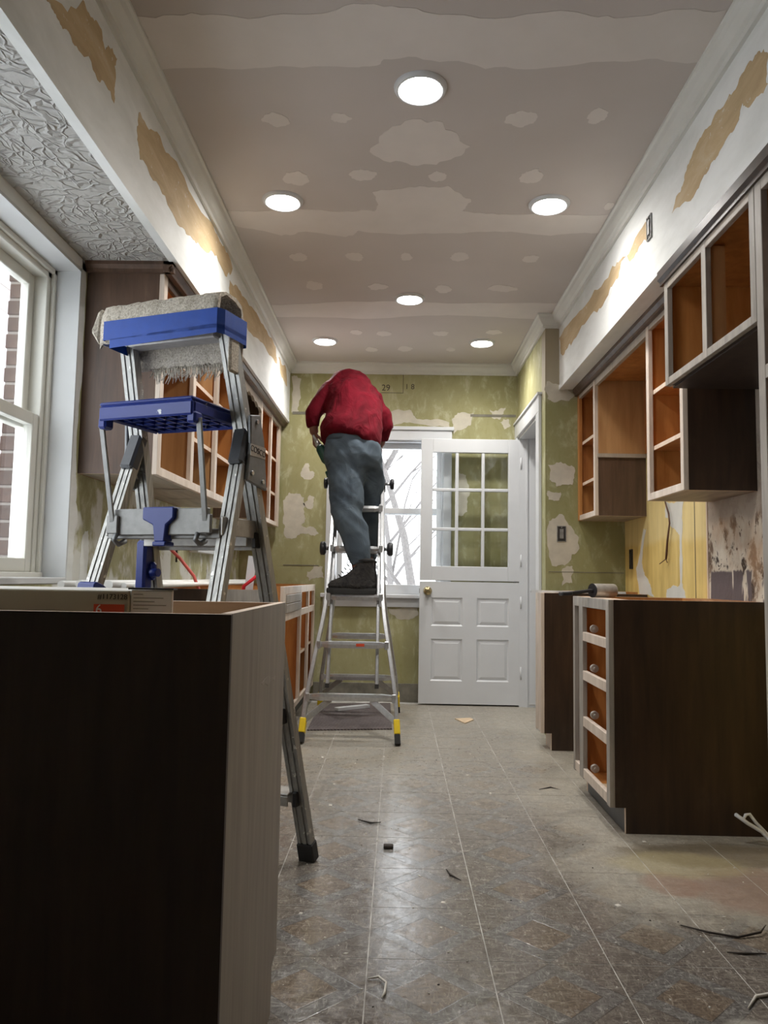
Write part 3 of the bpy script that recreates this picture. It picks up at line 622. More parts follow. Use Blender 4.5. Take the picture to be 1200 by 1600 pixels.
# ------------------------------------------------------------------ Dutch door, swung open in front of the end wall
d = thing('door_1', 'white Dutch door standing open with nine panes above four panels', 'door', (0.55, 5.94, 0.0), kind='structure')
dx0, dx1, dy0, dy1 = 0.170, 0.936, 5.925, 5.965
up_ = MB()
xs = [dx0, 0.258, 0.846, dx1]
up_.box(dx0, 0.262, dy0, dy1, 0.938, 2.035); up_.box(0.844, dx1, dy0, dy1, 0.938, 2.035)
up_.box(0.262, 0.844, dy0, dy1, 1.928, 2.035); up_.box(0.262, 0.844, dy0, dy1, 0.938, 1.048)
ul = up_.build('upper_leaf', 'white_paint', d, bevel=0.003)
for x in (0.449, 0.650): MB().box(x - 0.012, x + 0.012, dy0 + 0.003, dy1 - 0.003, 1.048, 1.928).build('muntin', 'white_paint', ul, bevel=0.004)
for z in (1.333, 1.638): MB().box(0.262, 0.844, dy0 + 0.004, dy1 - 0.004, z - 0.012, z + 0.012).build('muntin', 'white_paint', ul, bevel=0.004)
pxs = [(0.262, 0.437), (0.461, 0.638), (0.662, 0.844)]; pzs = [(1.048, 1.321), (1.345, 1.626), (1.65, 1.928)]
for a, b in pxs:
    for c, e in pzs: MB().box(a, b, 5.943, 5.947, c, e).build('pane', 'window_glass', ul)
lo = MB()
cols = [(0.258, 0.500), (0.606, 0.852)]; rows = [(0.182, 0.497), (0.594, 0.809)]
lo.box(dx0, 0.258, dy0, dy1, 0.012, 0.930); lo.box(0.500, 0.606, dy0, dy1, 0.012, 0.930); lo.box(0.852, dx1, dy0, dy1, 0.012, 0.930)
for a, b in cols:
    lo.box(a, b, dy0, dy1, 0.012, rows[0][0]); lo.box(a, b, dy0, dy1, rows[0][1], rows[1][0]); lo.box(a, b, dy0, dy1, rows[1][1], 0.930)
ll = lo.build('lower_leaf', 'white_paint', d, bevel=0.0)
for a, b in cols:
    for c, e in rows:
        m = MB()
        for (i0, i1, ya, yb) in ((0.0, 0.012, dy0 + 0.001, dy0 + 0.012), (0.012, 0.034, dy0 + 0.012, dy0 + 0.004)):
            q0 = [(a + i0, ya, c + i0), (b - i0, ya, c + i0), (b - i0, ya, e - i0), (a + i0, ya, e - i0)]
            q1 = [(a + i1, yb, c + i1), (b - i1, yb, c + i1), (b - i1, yb, e - i1), (a + i1, yb, e - i1)]
            m.loft([q0, q1], False, smooth=False)
        m.loft([q1, [(p[0], dy1 - 0.01, p[2]) for p in q1]], True, smooth=False)
        m.build('raised_panel', 'white_paint', ll)
def lathe_y(cx, cz, prof, seg=16):
    return [[(cx + math.cos(2 * PI * k / seg) * r, y, cz + math.sin(2 * PI * k / seg) * r) for k in range(seg)] for y, r in prof]
kn = MB().loft(lathe_y(0.231, 0.858, [(dy0, 0.034), (dy0 - 0.006, 0.033), (dy0 - 0.012, 0.018), (dy0 - 0.03, 0.013), (dy0 - 0.036, 0.024), (dy0 - 0.048, 0.032), (dy0 - 0.062, 0.03), (dy0 - 0.07, 0.018), (dy0 - 0.071, 0.005)])).build('knob', 'brass', ll)
for z in (0.25, 0.78, 1.1, 1.85): MB().tube([(dx1 + 0.006, dy0 - 0.002, z - 0.045), (dx1 + 0.006, dy0 - 0.002, z + 0.045)], 0.006, 8).build('hinge', 'white_paint', ul if z > 0.93 else ll)
MB().box(dx0 - 0.003, dx0 + 0.001, 5.935, 5.955, 0.84, 0.875).build('latch', 'dark_metal', ll)

# ------------------------------------------------------------------ recessed lights
LIGHTS = [(0.054, 2.561, 'recessed ceiling light nearest the camera, the largest one'), (-0.55, 3.378, 'recessed ceiling light near the left soffit, second row'),
          (0.665, 3.394, 'recessed ceiling light near the right soffit, second row'), (0.048, 4.597, 'recessed ceiling light alone in the third row'),
          (-0.552, 5.461, 'recessed ceiling light above the worker, far left'), (0.584, 5.465, 'recessed ceiling light before the doorway, far right')]
def disc(cx, cy, prof, seg=32): return [[(cx + math.cos(2 * PI * k / seg) * r, cy + math.sin(2 * PI * k / seg) * r, z) for k in range(seg)] for z, r in prof]
for x, y, lab in LIGHTS:
    t = thing('recessed_light', lab, 'ceiling light', (x, y, CEIL), 'recessed lights in the ceiling')
    MB().loft(disc(x, y, [(CEIL + 0.001, 0.094), (CEIL - 0.004, 0.093), (CEIL - 0.014, 0.086), (CEIL - 0.016, 0.080), (CEIL - 0.013, 0.075), (CEIL - 0.001, 0.072)]), False).build('trim_ring', 'white_paint', t)
    ld = bpy.data.lights.new('downlight', 'SPOT'); ld.energy = SPOT; ld.spot_size = math.radians(150); ld.spot_blend = 1.0; ld.shadow_soft_size = 0.06; ld.color = (1.0, 0.97, 0.93)
    lo_ = bpy.data.objects.new('downlight', ld); COL.objects.link(lo_); lo_.parent = t; lo_.location = (0, 0, -0.02)
    MB().loft(disc(x, y, [(CEIL - 0.0008, 0.0725), (CEIL - 0.0015, 0.071), (CEIL - 0.002, 0.02)]), True).build('lens', 'led_lens', t)

# ------------------------------------------------------------------ cabinets
def sidepanel(name, parent, poly, ya, yb, mats):
    # polygon in x-z; mats = near face, far face, edge
    m = MB(); m.prism(poly, 'y', ya, yb); m.mi[0] = 0; m.mi[1] = 1
    for i in range(2, len(m.mi)): m.mi[i] = 2
    return m.build(name, mats, parent)

class Cab:
    def __init__(s, name, label, side, xf, y0, y1, z0, z1, depth, group=None):
        s.sg = 1 if side == 'R' else -1; s.xf = xf; s.y0 = y0; s.y1 = y1; s.z0 = z0; s.z1 = z1; s.dp = depth
        s.t = thing(name, label, 'cabinet', (xf + s.sg * depth / 2, (y0 + y1) / 2, z0), group)
    def X(s, d): return s.xf + s.sg * d
    def bx(s, name, d0, d1, ya, yb, za, zb, mat, bevel=0.0, dirs=None, label=None):
        a, b = sorted((s.X(d0), s.X(d1))); return MB().box(a, b, ya, yb, za, zb, 0, dirs).build(name, mat, s.t, bevel, label=label)
    def sides(s, near, far, inner='amber', toe=0.0, toed=0.06, d0=0.02, edge='raw_edge'):
        a, b = s.X(d0), s.X(s.dp)
        if toe: poly = [(s.X(toed), s.z0), (b, s.z0), (b, s.z1), (a, s.z1), (a, s.z0 + toe), (s.X(toed), s.z0 + toe)]
        else: poly = [(a, s.z0), (b, s.z0), (b, s.z1), (a, s.z1)]
        sidepanel('side_panel', s.t, poly, s.y0, s.y0 + 0.019, [near, inner, edge])
        sidepanel('side_panel', s.t, poly, s.y1 - 0.019, s.y1, [inner, far, edge])
    def stile(s, ya, yb, mat, za=None, zb=None): s.bx('stile', 0, 0.02, ya, yb, s.z0 if za is None else za, s.z1 if zb is None else zb, mat, 0.0015)
    def rail(s, za, zb, ya, yb, mat, name='rail'): s.bx(name, 0.0005, 0.0195, ya, yb, za, zb, mat, 0.0015)
    def shelf(s, z, ya, yb, mat='amber', edge='raw_edge', d0=0.022, th=0.019):
        a, b = sorted((s.X(d0), s.X(s.dp - 0.012)))
        MB().box(a, b, ya, yb, z - th, z, 0, {('-x' if s.sg > 0 else '+x'): 1}).build('shelf', [mat, edge], s.t)
    def back(s, mat='amber', z0=None): s.bx('back_panel', s.dp - 0.008, s.dp - 0.001, s.y0 + 0.019, s.y1 - 0.019, s.z0 if z0 is None else z0, s.z1, mat)
    def divider(s, y, mat='amber', z0=None, z1=None): s.bx('divider', 0.02, s.dp - 0.008, y - 0.009, y + 0.009, z0 or s.z0, z1 or s.z1, mat)

WZ = 1.335; WT = 2.145        # wall cabinets: underside and top
# --- left wall cabinet run
c = Cab('wall_cabinet', 'long dark wall cabinet with amber open shelves behind the blue stepladder', 'L', -0.94, 2.95, 4.39, WZ, WT, 0.309, 'doorless wall cabinets')
c.sides('walnut_mid', 'walnut_mid'); c.back()
c.bx('bottom_panel', 0.02, 0.305, 2.969, 4.371, WZ, WZ + 0.018, ['underside'])
c.bx('top_panel', 0.02, 0.305, 2.969, 4.371, WT - 0.018, WT, 'amber')
for a, b in ((2.95, 2.995), (3.43, 3.475), (3.88, 3.925), (4.345, 4.39)): c.stile(a, b, 'pale_frame')
for a, b in ((2.995, 3.43), (3.475, 3.88), (3.925, 4.345)):
    c.rail(WZ, WZ + 0.035, a, b, 'pale_frame'); c.rail(WT - 0.04, WT, a, b, 'walnut_mid')
c.divider(3.4525, 'amber_light'); c.divider(3.9025, 'amber_light')
c.shelf(1.875, 2.97, 3.443); c.shelf(1.86, 3.462, 3.893); c.shelf(1.592, 3.462, 3.893); c.shelf(1.86, 3.912, 4.37); c.shelf(1.592, 3.912, 4.37)
# --- left far wall cabinet
c = Cab('wall_cabinet', 'six-opening wall cabinet in the corner beside the end wall', 'L', -0.94, 5.15, 6.02, WZ, WT, 0.309, 'doorless wall cabinets')
c.sides('walnut_mid', 'walnut_mid'); c.back()
c.bx('bottom_panel', 0.02, 0.305, 5.169, 6.0, WZ, WZ + 0.018, 'underside'); c.bx('top_panel', 0.02, 0.305, 5.169, 6.0, WT - 0.018, WT, 'amber')
for a, b in ((5.15, 5.195), (5.565, 5.61), (5.93, 6.02)): c.stile(a, b, 'pale_frame')
for a, b in ((5.195, 5.565), (5.61, 5.93)):
    c.rail(WZ, WZ + 0.03, a, b, 'pale_frame'); c.rail(WT - 0.035, WT, a, b, 'valance_wood')
    for z in (1.59, 1.855): c.shelf(z, a - 0.01, b + 0.01)
c.divider(5.5875)
# scalloped valance bridging the two left cabinets
pts = [(4.392, WT)]
n = 24
low = []
for i in range(n + 1):
    y = 4.392 + (5.148 - 4.392) * i / n; e = min(i, n - i) / (n / 2)
    low.append((y, 2.085 - 0.03 * (1 - e) + 0.016 * abs(math.sin(i * PI / 4))))
val = MB().prism(low + [(5.148, WT), (4.392, WT)], 'x', -0.958, -0.94).build('valance_board', 'valance_wood', tri=True)
tag(val, 'scalloped wooden valance between the two left wall cabinets', 'valance')
# dark trim under the left soffit
t = thing('trim_6', 'dark stained moulding along the top of the left wall cabinets', 'moulding', (-0.94, 4.5, WT), kind='structure')
MB().prism([(-0.938, WT - 0.01), (-0.915, WT - 0.01), (-0.915, WT + 0.004), (-0.9, WT + 0.016), (-0.9, SOF_Z), (-0.938, SOF_Z)], 'y', 2.915, 6.05).build('moulding_run', 'walnut_mid', t)
MB().prism([(2.952, WT - 0.01), (2.93, WT - 0.01), (2.93, WT + 0.004), (2.915, WT + 0.016), (2.915, SOF_Z), (2.952, SOF_Z)], 'x', LEFT + 0.002, -0.9).build('moulding_return', 'walnut_mid', t)
MB().box(LEFT + 0.002, -0.938, 2.955, 6.02, WT, SOF_Z).build('filler_board', 'walnut_mid', t)

# --- right wall cabinets
c = Cab('wall_cabinet', 'narrow three-shelf wall cabinet in the corner against the green return wall', 'R', 1.135, 4.457, RET, 1.33, 2.14, 0.295, 'doorless wall cabinets')
c.sides('walnut_mid', 'walnut_mid'); c.back()
c.bx('bottom_panel', 0.02, 0.29, 4.476, 4.865, 1.33, 1.348, 'underside'); c.bx('top_panel', 0.02, 0.29, 4.476, 4.865, 2.12, 2.138, 'amber')
for a, b in ((4.457, 4.49), (4.84, 4.884)): c.stile(a, b, 'pale_frame' if a < 4.5 else 'amber')
c.rail(1.33, 1.362, 4.49, 4.84, 'pale_frame'); c.rail(2.105, 2.14, 4.49, 4.84, 'valance_wood')
c.shelf(1.828, 4.476, 4.865); c.shelf(1.568, 4.476, 4.865)
c.bx('side_lining', 0.02, 0.292, 4.447, 4.457, 1.69, 2.12, 'amber_light', label='bare amber plywood where a cabinet was removed')
c.bx('cleat', 0.015, 0.292, 4.438, 4.457, 1.668, 1.69, 'valance_wood')
c = Cab('wall_cabinet', 'three-opening wall cabinet with a bright sanded frame beside the range recess', 'R', 1.135, 3.073, 3.523, 1.32, 2.14, 0.295, 'doorless wall cabinets')
c.sides('walnut_dark', 'walnut_mid'); c.back()
c.bx('bottom_panel', 0.02, 0.29, 3.092, 3.504, 1.32, 1.338, 'underside'); c.bx('top_panel', 0.02, 0.29, 3.092, 3.504, 2.12, 2.138, 'amber')
for a, b in ((3.073, 3.105), (3.488, 3.523)): c.stile(a, b, 'pale_frame')
c.rail(1.32, 1.352, 3.105, 3.488, 'pale_frame'); c.rail(2.105, 2.14, 3.105, 3.488, 'valance_wood')
c.shelf(1.826, 3.092, 3.504); c.shelf(1.568, 3.092, 3.504)
t = thing('cabinet_carcass', 'amber top and back left from a removed wall cabinet', 'cabinet', (1.3, 4.0, 1.7))
MB().box(1.137, 1.425, 3.525, 4.445, 2.12, 2.138).build('top_panel', 'amber', t)
MB().box(1.136, 1.155, 3.525, 4.445, 2.09, 2.138).build('rail', 'valance_wood', t)
MB().box(1.419, 1.427, 3.525, 4.445, 1.69, 2.12).build('back_panel', 'amber', t)
c = Cab('wall_cabinet', 'short deep two-opening cabinet over the empty range space', 'R', 1.03, 2.2, 2.965, 1.71, 2.125, 0.398, 'doorless wall cabinets')
c.sides('walnut_mid', 'walnut_mid'); c.back()
c.bx('bottom_panel', 0.02, 0.395, 2.219, 2.946, 1.71, 1.728, 'walnut_black'); c.bx('top_panel', 0.02, 0.395, 2.219, 2.946, 2.105, 2.123, 'amber')
MB().box(1.06, 1.425, 2.2, 2.965, 1.704, 1.71).build('underside_board', 'walnut_black', c.t)
for a, b in ((2.2, 2.235), (2.56, 2.597), (2.93, 2.965)): c.stile(a, b, 'sanded')
for a, b in ((2.235, 2.56), (2.597, 2.93)): c.rail(1.71, 1.738, a, b, 'sanded'); c.rail(2.09, 2.125, a, b, 'valance_wood')
c.bx('divider_strip', 0.02, 0.07, 2.566, 2.592, 1.73, 2.1, 'amber_light')
c = Cab('tall_cabinet', 'tall open cabinet at the right edge with pegged shelf holes', 'R', 1.03, 1.3, 2.197, 0.0, 2.125, 0.398)
c.sides('walnut_mid', 'walnut_mid'); c.back()
for a, b in ((1.3, 1.34), (2.157, 2.197)): c.stile(a, b, 'sanded')
for za, zb in ((0.1, 0.14), (1.53, 1.57), (2.085, 2.125)): c.rail(za, zb, 1.34, 2.157, 'sanded')
for z in (0.5, 0.95, 1.35, 1.78): c.shelf(z, 1.319, 2.178)
c.bx('kick_board', 0.06, 0.075, 1.319, 2.178, 0, 0.1, 'kick_grey')
# dark trim under the right soffit
t = thing('trim_7', 'dark moulding between the right soffit and its wall cabinets', 'moulding', (1.1, 3.5, 2.14), kind='structure')
MB().prism([(1.14, 2.128), (1.118, 2.128), (1.118, 2.142), (1.104, 2.156), (1.104, SOF_Z), (1.14, SOF_Z)], 'y', 2.97, RET - 0.002).build('moulding_run', 'walnut_mid', t)
MB().box(1.14, 1.428, 2.97, RET - 0.002, 2.1405, SOF_Z).build('filler_board', 'walnut_dark', t)
MB().prism([(1.034, 2.118), (1.022, 2.118), (1.022, 2.132), (1.012, 2.142), (1.012, SOF_Z), (1.034, SOF_Z)], 'y', 1.3, 2.99).build('moulding_run', 'walnut_dark', t)
MB().box(1.034, 1.428, 1.3, 2.97, 2.1255, SOF_Z).build('filler_board', 'walnut_dark', t)

# --- right base cabinets
BT = 0.881
c = Cab('base_cabinet', 'dark base cabinet with a column of four empty drawer openings', 'R', 0.82, 3.03, 3.635, 0.0, BT, 0.605, 'stripped base cabinets')
c.sides('walnut_dark', 'walnut_dark', toe=0.095)
for a, b in ((3.03, 3.072), (3.452, 3.52), (3.605, 3.635)): c.stile(a, b, 'sanded', 0.095, BT)
c.rail(0.838, BT, 3.072, 3.452, 'sanded')
for za, zb in ((0.69, 0.728), (0.52, 0.56), (0.32, 0.362), (0.1, 0.14)): c.rail(za, zb, 3.072, 3.452, 'pale_frame')
c.rail(0.838, BT, 3.52, 3.605, 'sanded'); c.rail(0.1, 0.14, 3.52, 3.605, 'pale_frame')
c.divider(3.486, 'amber', 0.1, BT - 0.02)
c.bx('back_panel', 0.595, 0.603, 3.049, 3.616, 0.1, BT, 'amber'); c.bx('bottom_panel', 0.02, 0.595, 3.049, 3.616, 0.1, 0.118, 'amber')
c.bx('inner_lining', 0.2, 0.21, 3.05, 3.47, 0.118, 0.84, 'amber', label='amber board behind the drawer openings')
c.bx('kick_board', 0.06, 0.075, 3.049, 3.616, 0, 0.1, 'kick_grey', label='grey kick board')
c.bx('top_brace', 0.02, 0.1, 3.049, 3.616, BT - 0.019, BT - 0.001, 'raw_edge'); c.bx('top_brace', 0.5, 0.595, 3.049, 3.616, BT - 0.019, BT - 0.001, 'amber')
for z in (0.735, 0.567, 0.37, 0.148):
    r_ = MB().tube([(0.85, 3.36, z + 0.012), (0.85, 3.378, z + 0.012)], 0.017, 14).tube([(0.85, 3.353, z + 0.012), (0.85, 3.36, z + 0.012)], 0.006, 8).build('drawer_roller', 'tin', c.t)
    c.bx('drawer_runner', 0.02, 0.2, 3.08, 3.1, z - 0.008, z + 0.006, 'amber')
c.bx('loose_board', 0.022, 0.12, 3.09, 3.25, 0.118, 0.128, 'chip_wood')
c = Cab('base_cabinet', 'narrow dark end cabinet standing beside the doorway casing', 'R', 0.82, 4.444, 4.61, 0.0, BT, 0.605, 'stripped base cabinets')
c.sides('walnut_dark', 'walnut_dark', toe=0.095)
c.stile(4.444, 4.48, 'pale_frame', 0.095, BT); c.stile(4.574, 4.61, 'pale_frame', 0.095, BT)
c.rail(0.838, BT, 4.48, 4.574, 'pale_frame'); c.rail(0.1, 0.838, 4.48, 4.574, 'pale_frame', 'front_board')
c.bx('back_panel', 0.595, 0.603, 4.463, 4.591, 0.1, BT, 'amber'); c.bx('bottom_panel', 0.02, 0.595, 4.463, 4.591, 0.1, 0.118, 'amber')
c.bx('kick_board', 0.06, 0.075, 4.463, 4.591, 0, 0.1, 'pale_frame'); c.bx('top_brace', 0.02, 0.1, 4.463, 4.591, BT - 0.019, BT - 0.001, 'raw_edge')

# --- left base cabinets
c = Cab('base_cabinet', 'narrow left base cabinet with a dark and grey end rail behind the peninsula', 'L', -0.64, 3.6, 3.96, 0.0, 0.885, 0.605, 'stripped base cabinets')
c.sides('walnut_dark', 'amber', toe=0.095, edge='amber_light')
c.bx('end_rail', 0.0, 0.24, 3.592, 3.6, 0.8, 0.885, 'sanded', label='sanded grey end of the rail')
for a, b in ((3.6, 3.64), (3.92, 3.96)): c.stile(a, b, 'sanded', 0.095, 0.885)
c.rail(0.84, 0.885, 3.64, 3.92, 'sanded'); c.rail(0.1, 0.14, 3.64, 3.92, 'sanded')
c.bx('back_panel', 0.595, 0.603, 3.619, 3.941, 0.1, 0.885, 'amber'); c.bx('bottom_panel', 0.02, 0.595, 3.619, 3.941, 0.1, 0.118, 'amber')
c.bx('kick_board', 0.06, 0.075, 3.619, 3.941, 0, 0.1, 'kick_grey'); c.bx('shelf', 0.03, 0.59, 3.619, 3.941, 0.55, 0.568, 'amber')
c = Cab('base_cabinet', 'long left base cabinet with sanded drawer fronts behind the aluminium ladder', 'L', -0.64, 4.36, 6.03, 0.0, 0.892, 0.605, 'stripped base cabinets')
c.sides('amber', 'walnut_dark', toe=0.12, edge='amber_light')
for a, b in ((4.36, 4.46), (5.14, 5.2), (5.6, 5.655), (5.97, 6.03)): c.stile(a, b, 'pale_frame', 0.12, 0.892)
for a, b in ((4.46, 5.14), (5.2, 5.6), (5.655, 5.97)):
    c.rail(0.845, 0.892, a, b, 'pale_frame'); c.rail(0.692, 0.735, a, b, 'pale_frame'); c.rail(0.12, 0.155, a, b, 'pale_frame')
for za, zb in ((0.792, 0.842), (0.737, 0.788)): c.bx('drawer_front', -0.006, 0.012, 4.462, 5.138, za, zb, 'sanded', 0.002, label='sanded grey false drawer front')
c.divider(5.17, 'amber', 0.12, 0.88); c.divider(5.6275, 'amber', 0.12, 0.88)
c.bx('back_panel', 0.595, 0.603, 4.379, 6.011, 0.12, 0.892, 'amber'); c.bx('bottom_panel', 0.02, 0.595, 4.379, 6.011, 0.12, 0.138, 'amber_light')
c.shelf(0.44, 5.18, 5.618, 'amber_light'); c.shelf(0.46, 5.637, 6.01, 'amber_light')
c.bx('kick_board', 0.06, 0.075, 4.379, 6.011, 0, 0.12, 'kick_grey'); c.bx('cleat', 0.02, 0.5, 4.34, 4.36, 0.79, 0.812, 'amber_light')

# --- peninsula in the foreground
PX1, PY0, PY1, PZ = -0.263, 1.23, 1.83, 0.889
t = thing('peninsula_cabinet', 'near-black peninsula cabinet in the foreground with a sanded grey end', 'cabinet', (-0.75, 1.53, 0), 'stripped base cabinets')
MB().box(LEFT + 0.003, PX1 - 0.0, PY0, PY0 + 0.012, 0, PZ - 0.001, 0, {'+z': 1, '+y': 2}).build('back_panel', ['walnut_black', 'raw_edge', 'tan_inside'], t, label='near-black stained plywood panel')
poly = [(PY0 + 0.012, 0), (PY1 - 0.065, 0), (PY1 - 0.065, 0.1), (PY1, 0.1), (PY1, PZ), (PY0 + 0.012, PZ)]
m = MB(); m.prism(poly, 'x', PX1 - 0.019, PX1); m.mi[0] = 1
m.mi[2 + 4] = 2
m.build('end_panel', ['sanded_end', 'tan_inside', 'raw_edge'], t, label='streaky sanded grey end panel')
MB().box(LEFT + 0.003, PX1 - 0.019, PY1 - 0.02, PY1, 0.72, PZ - 0.001, 0, {'+z': 1}).build('rail', ['tan_inside', 'raw_edge'], t)
for x in (LEFT + 0.003, -0.76, PX1 - 0.07): MB().box(x, x + 0.05, PY1 - 0.02, PY1, 0.1, 0.72).build('stile', 'pale_frame', t)
MB().box(LEFT + 0.003, PX1 - 0.019, PY1 - 0.08, PY1 - 0.065, 0, 0.1).build('kick_board', 'kick_grey', t)
MB().box(LEFT + 0.003, PX1 - 0.019, PY0 + 0.012, PY1 - 0.02, 0.6, 0.618).build('shelf', 'tan_inside', t)
MB().box(LEFT + 0.003, PX1 - 0.019, PY0 + 0.012, PY1 - 0.02, 0.1, 0.118).build('bottom_panel', 'tan_inside', t)
patch('scuff_mark', t, 'x', PX1, 1, [(1.52, 0.742), (1.6, 0.746), (1.66, 0.737), (1.7, 0.735), (1.68, 0.727), (1.6, 0.726), (1.57, 0.735)], 'sanded', 9, 0.004, 0.0006)

# wall behind the stepladder: white ledge box, old wires
lb = thing('wall_ledge', 'small white boxed ledge on the left wall under the cabinets', 'ledge', (LEFT + 0.03, 4.8, 1.1))
MB().box(LEFT, LEFT + 0.055, 4.6, 5.23, 1.085, 1.15).build('body', 'white_paint', lb, bevel=0.002)
MB().box(LEFT, LEFT + 0.085, 4.55, 5.28, 1.15, 1.172).build('top_board', 'white_paint', lb, bevel=0.003)
tag(MB().tube([(LEFT + 0.012, 4.27, 1.32), (LEFT + 0.014, 4.29, 1.2), (LEFT + 0.02, 4.27, 1.1), (LEFT + 0.012, 4.3, 1.02)], 0.006, 6).build('loose_wire', 'black_plastic'), 'black wire hanging on the left wall beside the ledge', 'wire')
tag(MB().tube([(LEFT + 0.02, 5.6, 1.34), (LEFT + 0.022, 5.55, 1.15), (LEFT + 0.03, 5.5, 1.0), (LEFT + 0.05, 5.45, 0.905)], 0.007, 6).build('loose_wire', 'black_plastic'), 'black cable dropping down the wall behind the white stick', 'wire')
tag(MB().tube([(RIGHT - 0.012, 4.109, 1.42), (RIGHT - 0.012, 4.109, 1.376), (RIGHT - 0.016, 4.05, 1.31), (RIGHT - 0.016, 4.037, 1.26), (RIGHT - 0.014, 4.079, 1.17), (RIGHT - 0.016, 4.09, 1.1), (RIGHT - 0.016, 4.10, 1.07)], [0.004, 0.004, 0.0045, 0.0045, 0.0055, 0.0065, 0.005], 6).tube([(RIGHT - 0.016, 4.10, 1.075), (RIGHT - 0.03, 4.16, 1.05)], 0.0025, 5).tube([(RIGHT - 0.016, 4.10, 1.075), (RIGHT - 0.03, 4.04, 1.055)], 0.0025, 5).build('hanging_cable', 'wire_brown'), 'brown cable hanging from under the wall cabinet on yellow board', 'wire')
# electrical boxes
def ebox(label, mtx, w, h, mat='box_metal'):
    t = thing('switch_box', label, 'electrical box', mtx.translation, 'open electrical boxes')
    def put(name, m, mat_):
        o = bpy.data.objects.new(name, m.mesh(name, Vector((0, 0, 0)), [mat_])); COL.objects.link(o); o.parent = t; o.matrix_local = Matrix.Translation(-mtx.translation) @ mtx
    f = MB()
    for a, b, c_, e in ((-w / 2, w / 2, h / 2 - 0.004, h / 2), (-w / 2, w / 2, -h / 2, -h / 2 + 0.004), (-w / 2, -w / 2 + 0.004, -h / 2 + 0.004, h / 2 - 0.004), (w / 2 - 0.004, w / 2, -h / 2 + 0.004, h / 2 - 0.004)): f.box(a, b, c_, e, -0.001, 0.006)
    put('rim', f, mat); put('recess', MB().box(-w / 2 + 0.004, w / 2 - 0.004, -h / 2 + 0.004, h / 2 - 0.004, -0.001, 0.0015), 'dark_metal')
    put('device', MB().box(-w * 0.2, w * 0.2, -h * 0.3, h * 0.3, 0.0015, 0.008), mat)
    put('screw', MB().tube([(0, h * 0.4, 0), (0, h * 0.4, 0.009)], 0.004, 8), mat)
ebox('grey metal switch box on the green return wall', face_matrix((1.031, RET - 0.001, 1.247), (1, 0, 0), (0, 0, 1)), 0.058, 0.1)
ebox('open outlet box high on the right soffit face', face_matrix((SOF_R - 0.001, 3.09, 2.41), (0, -1, 0), (0, 0, 1)), 0.055, 0.1)
ebox('dark outlet slot in the yellow wall near the corner', face_matrix((RIGHT - 0.001, 4.75, 1.09), (0, -1, 0), (0, 0, 1)), 0.055, 0.12, 'dark_metal')

# ------------------------------------------------------------------ outdoors
struct(MB().box(-30, 30, -12, 50, -0.7, -0.6).build('ground', 'snow'), 'snow covered garden outside the windows', 'ground')
BRX = -1.508
bw = MB().box(-1.552, LEFT - 0.142, 2.945, 3.3, 0.4, 2.6).build('exterior_wall', 'mortar'); struct(bw, 'brick reveal outside the left window', 'wall')
bme = MB().box(-0.049, 0.049, -0.004, 0.1, -0.0285, 0.0285).mesh('brick', Vector((0, 0, 0)), ['brick_clay'], 0.003)
for k in range(27):
    z = 0.5 + k * 0.0677
    off = (0.0, 0.004, 0.001, 0.006)[k % 4]
    link('brick', bme, (BRX + off, 2.943, z), bw)
pc = thing('porch_ceiling', 'white boarded porch ceiling outside the left window', 'porch', (-3.0, 5.0, 2.45), kind='structure')
for k in range(14): MB().box(-1.7 - 0.2 * (k + 1) + 0.006, -1.7 - 0.2 * k, 3.35, 9.0, 2.45, 2.47).build('board', 'porch_paint', pc)
MB().box(-4.6, -1.66, 8.9, 9.05, 2.25, 2.45).build('beam', 'porch_paint', pc); MB().box(-4.3, -4.15, 8.9, 9.05, -0.6, 2.25).build('post', 'porch_paint', pc)
def tree(label, x, y, h, r, seed, lean=0.0):
    rd = random.Random(seed); m = MB()
    def branch(p, d, L, rad, lev):
        pts = [p]; dd = Vector(d)
        for i in range(4):
            dd = (dd + Vector((rd.uniform(-.15, .15), rd.uniform(-.15, .15), rd.uniform(-.02, .1)))).normalized(); pts.append(pts[-1] + dd * (L / 4))
        m.tube(pts, [rad * (1 - 0.17 * i) for i in range(5)], 6 if lev < 2 else 4)
        if lev < 3:
            for i in range(4 if lev else 6):
                k = rd.randint(1, 4); a = rd.uniform(0, 2 * PI)
                nd = (dd * 0.7 + Vector((math.cos(a), math.sin(a) * 0.5, rd.uniform(0.1, 0.8)))).normalized()
                branch(pts[k], nd, L * rd.uniform(0.5, 0.7), rad * 0.42, lev + 1)
    branch(Vector((x, y, -0.62)), (lean, 0, 1), h, r, 0)
    o = m.build('bare_tree', 'bark'); tag(o, label, 'tree', 'bare trees outside the end window'); return o
tree('bare tree with a leaning trunk right of centre in the end window', 0.5, 12.5, 4.6, 0.10, 3, -0.12)
tree('thin bare tree behind the worker in the end window', -2.6, 17.0, 4.4, 0.10, 8, 0.1)
tree('distant bare tree seen between the other trees', -0.3, 27.0, 5.5, 0.14, 12, 0.05)

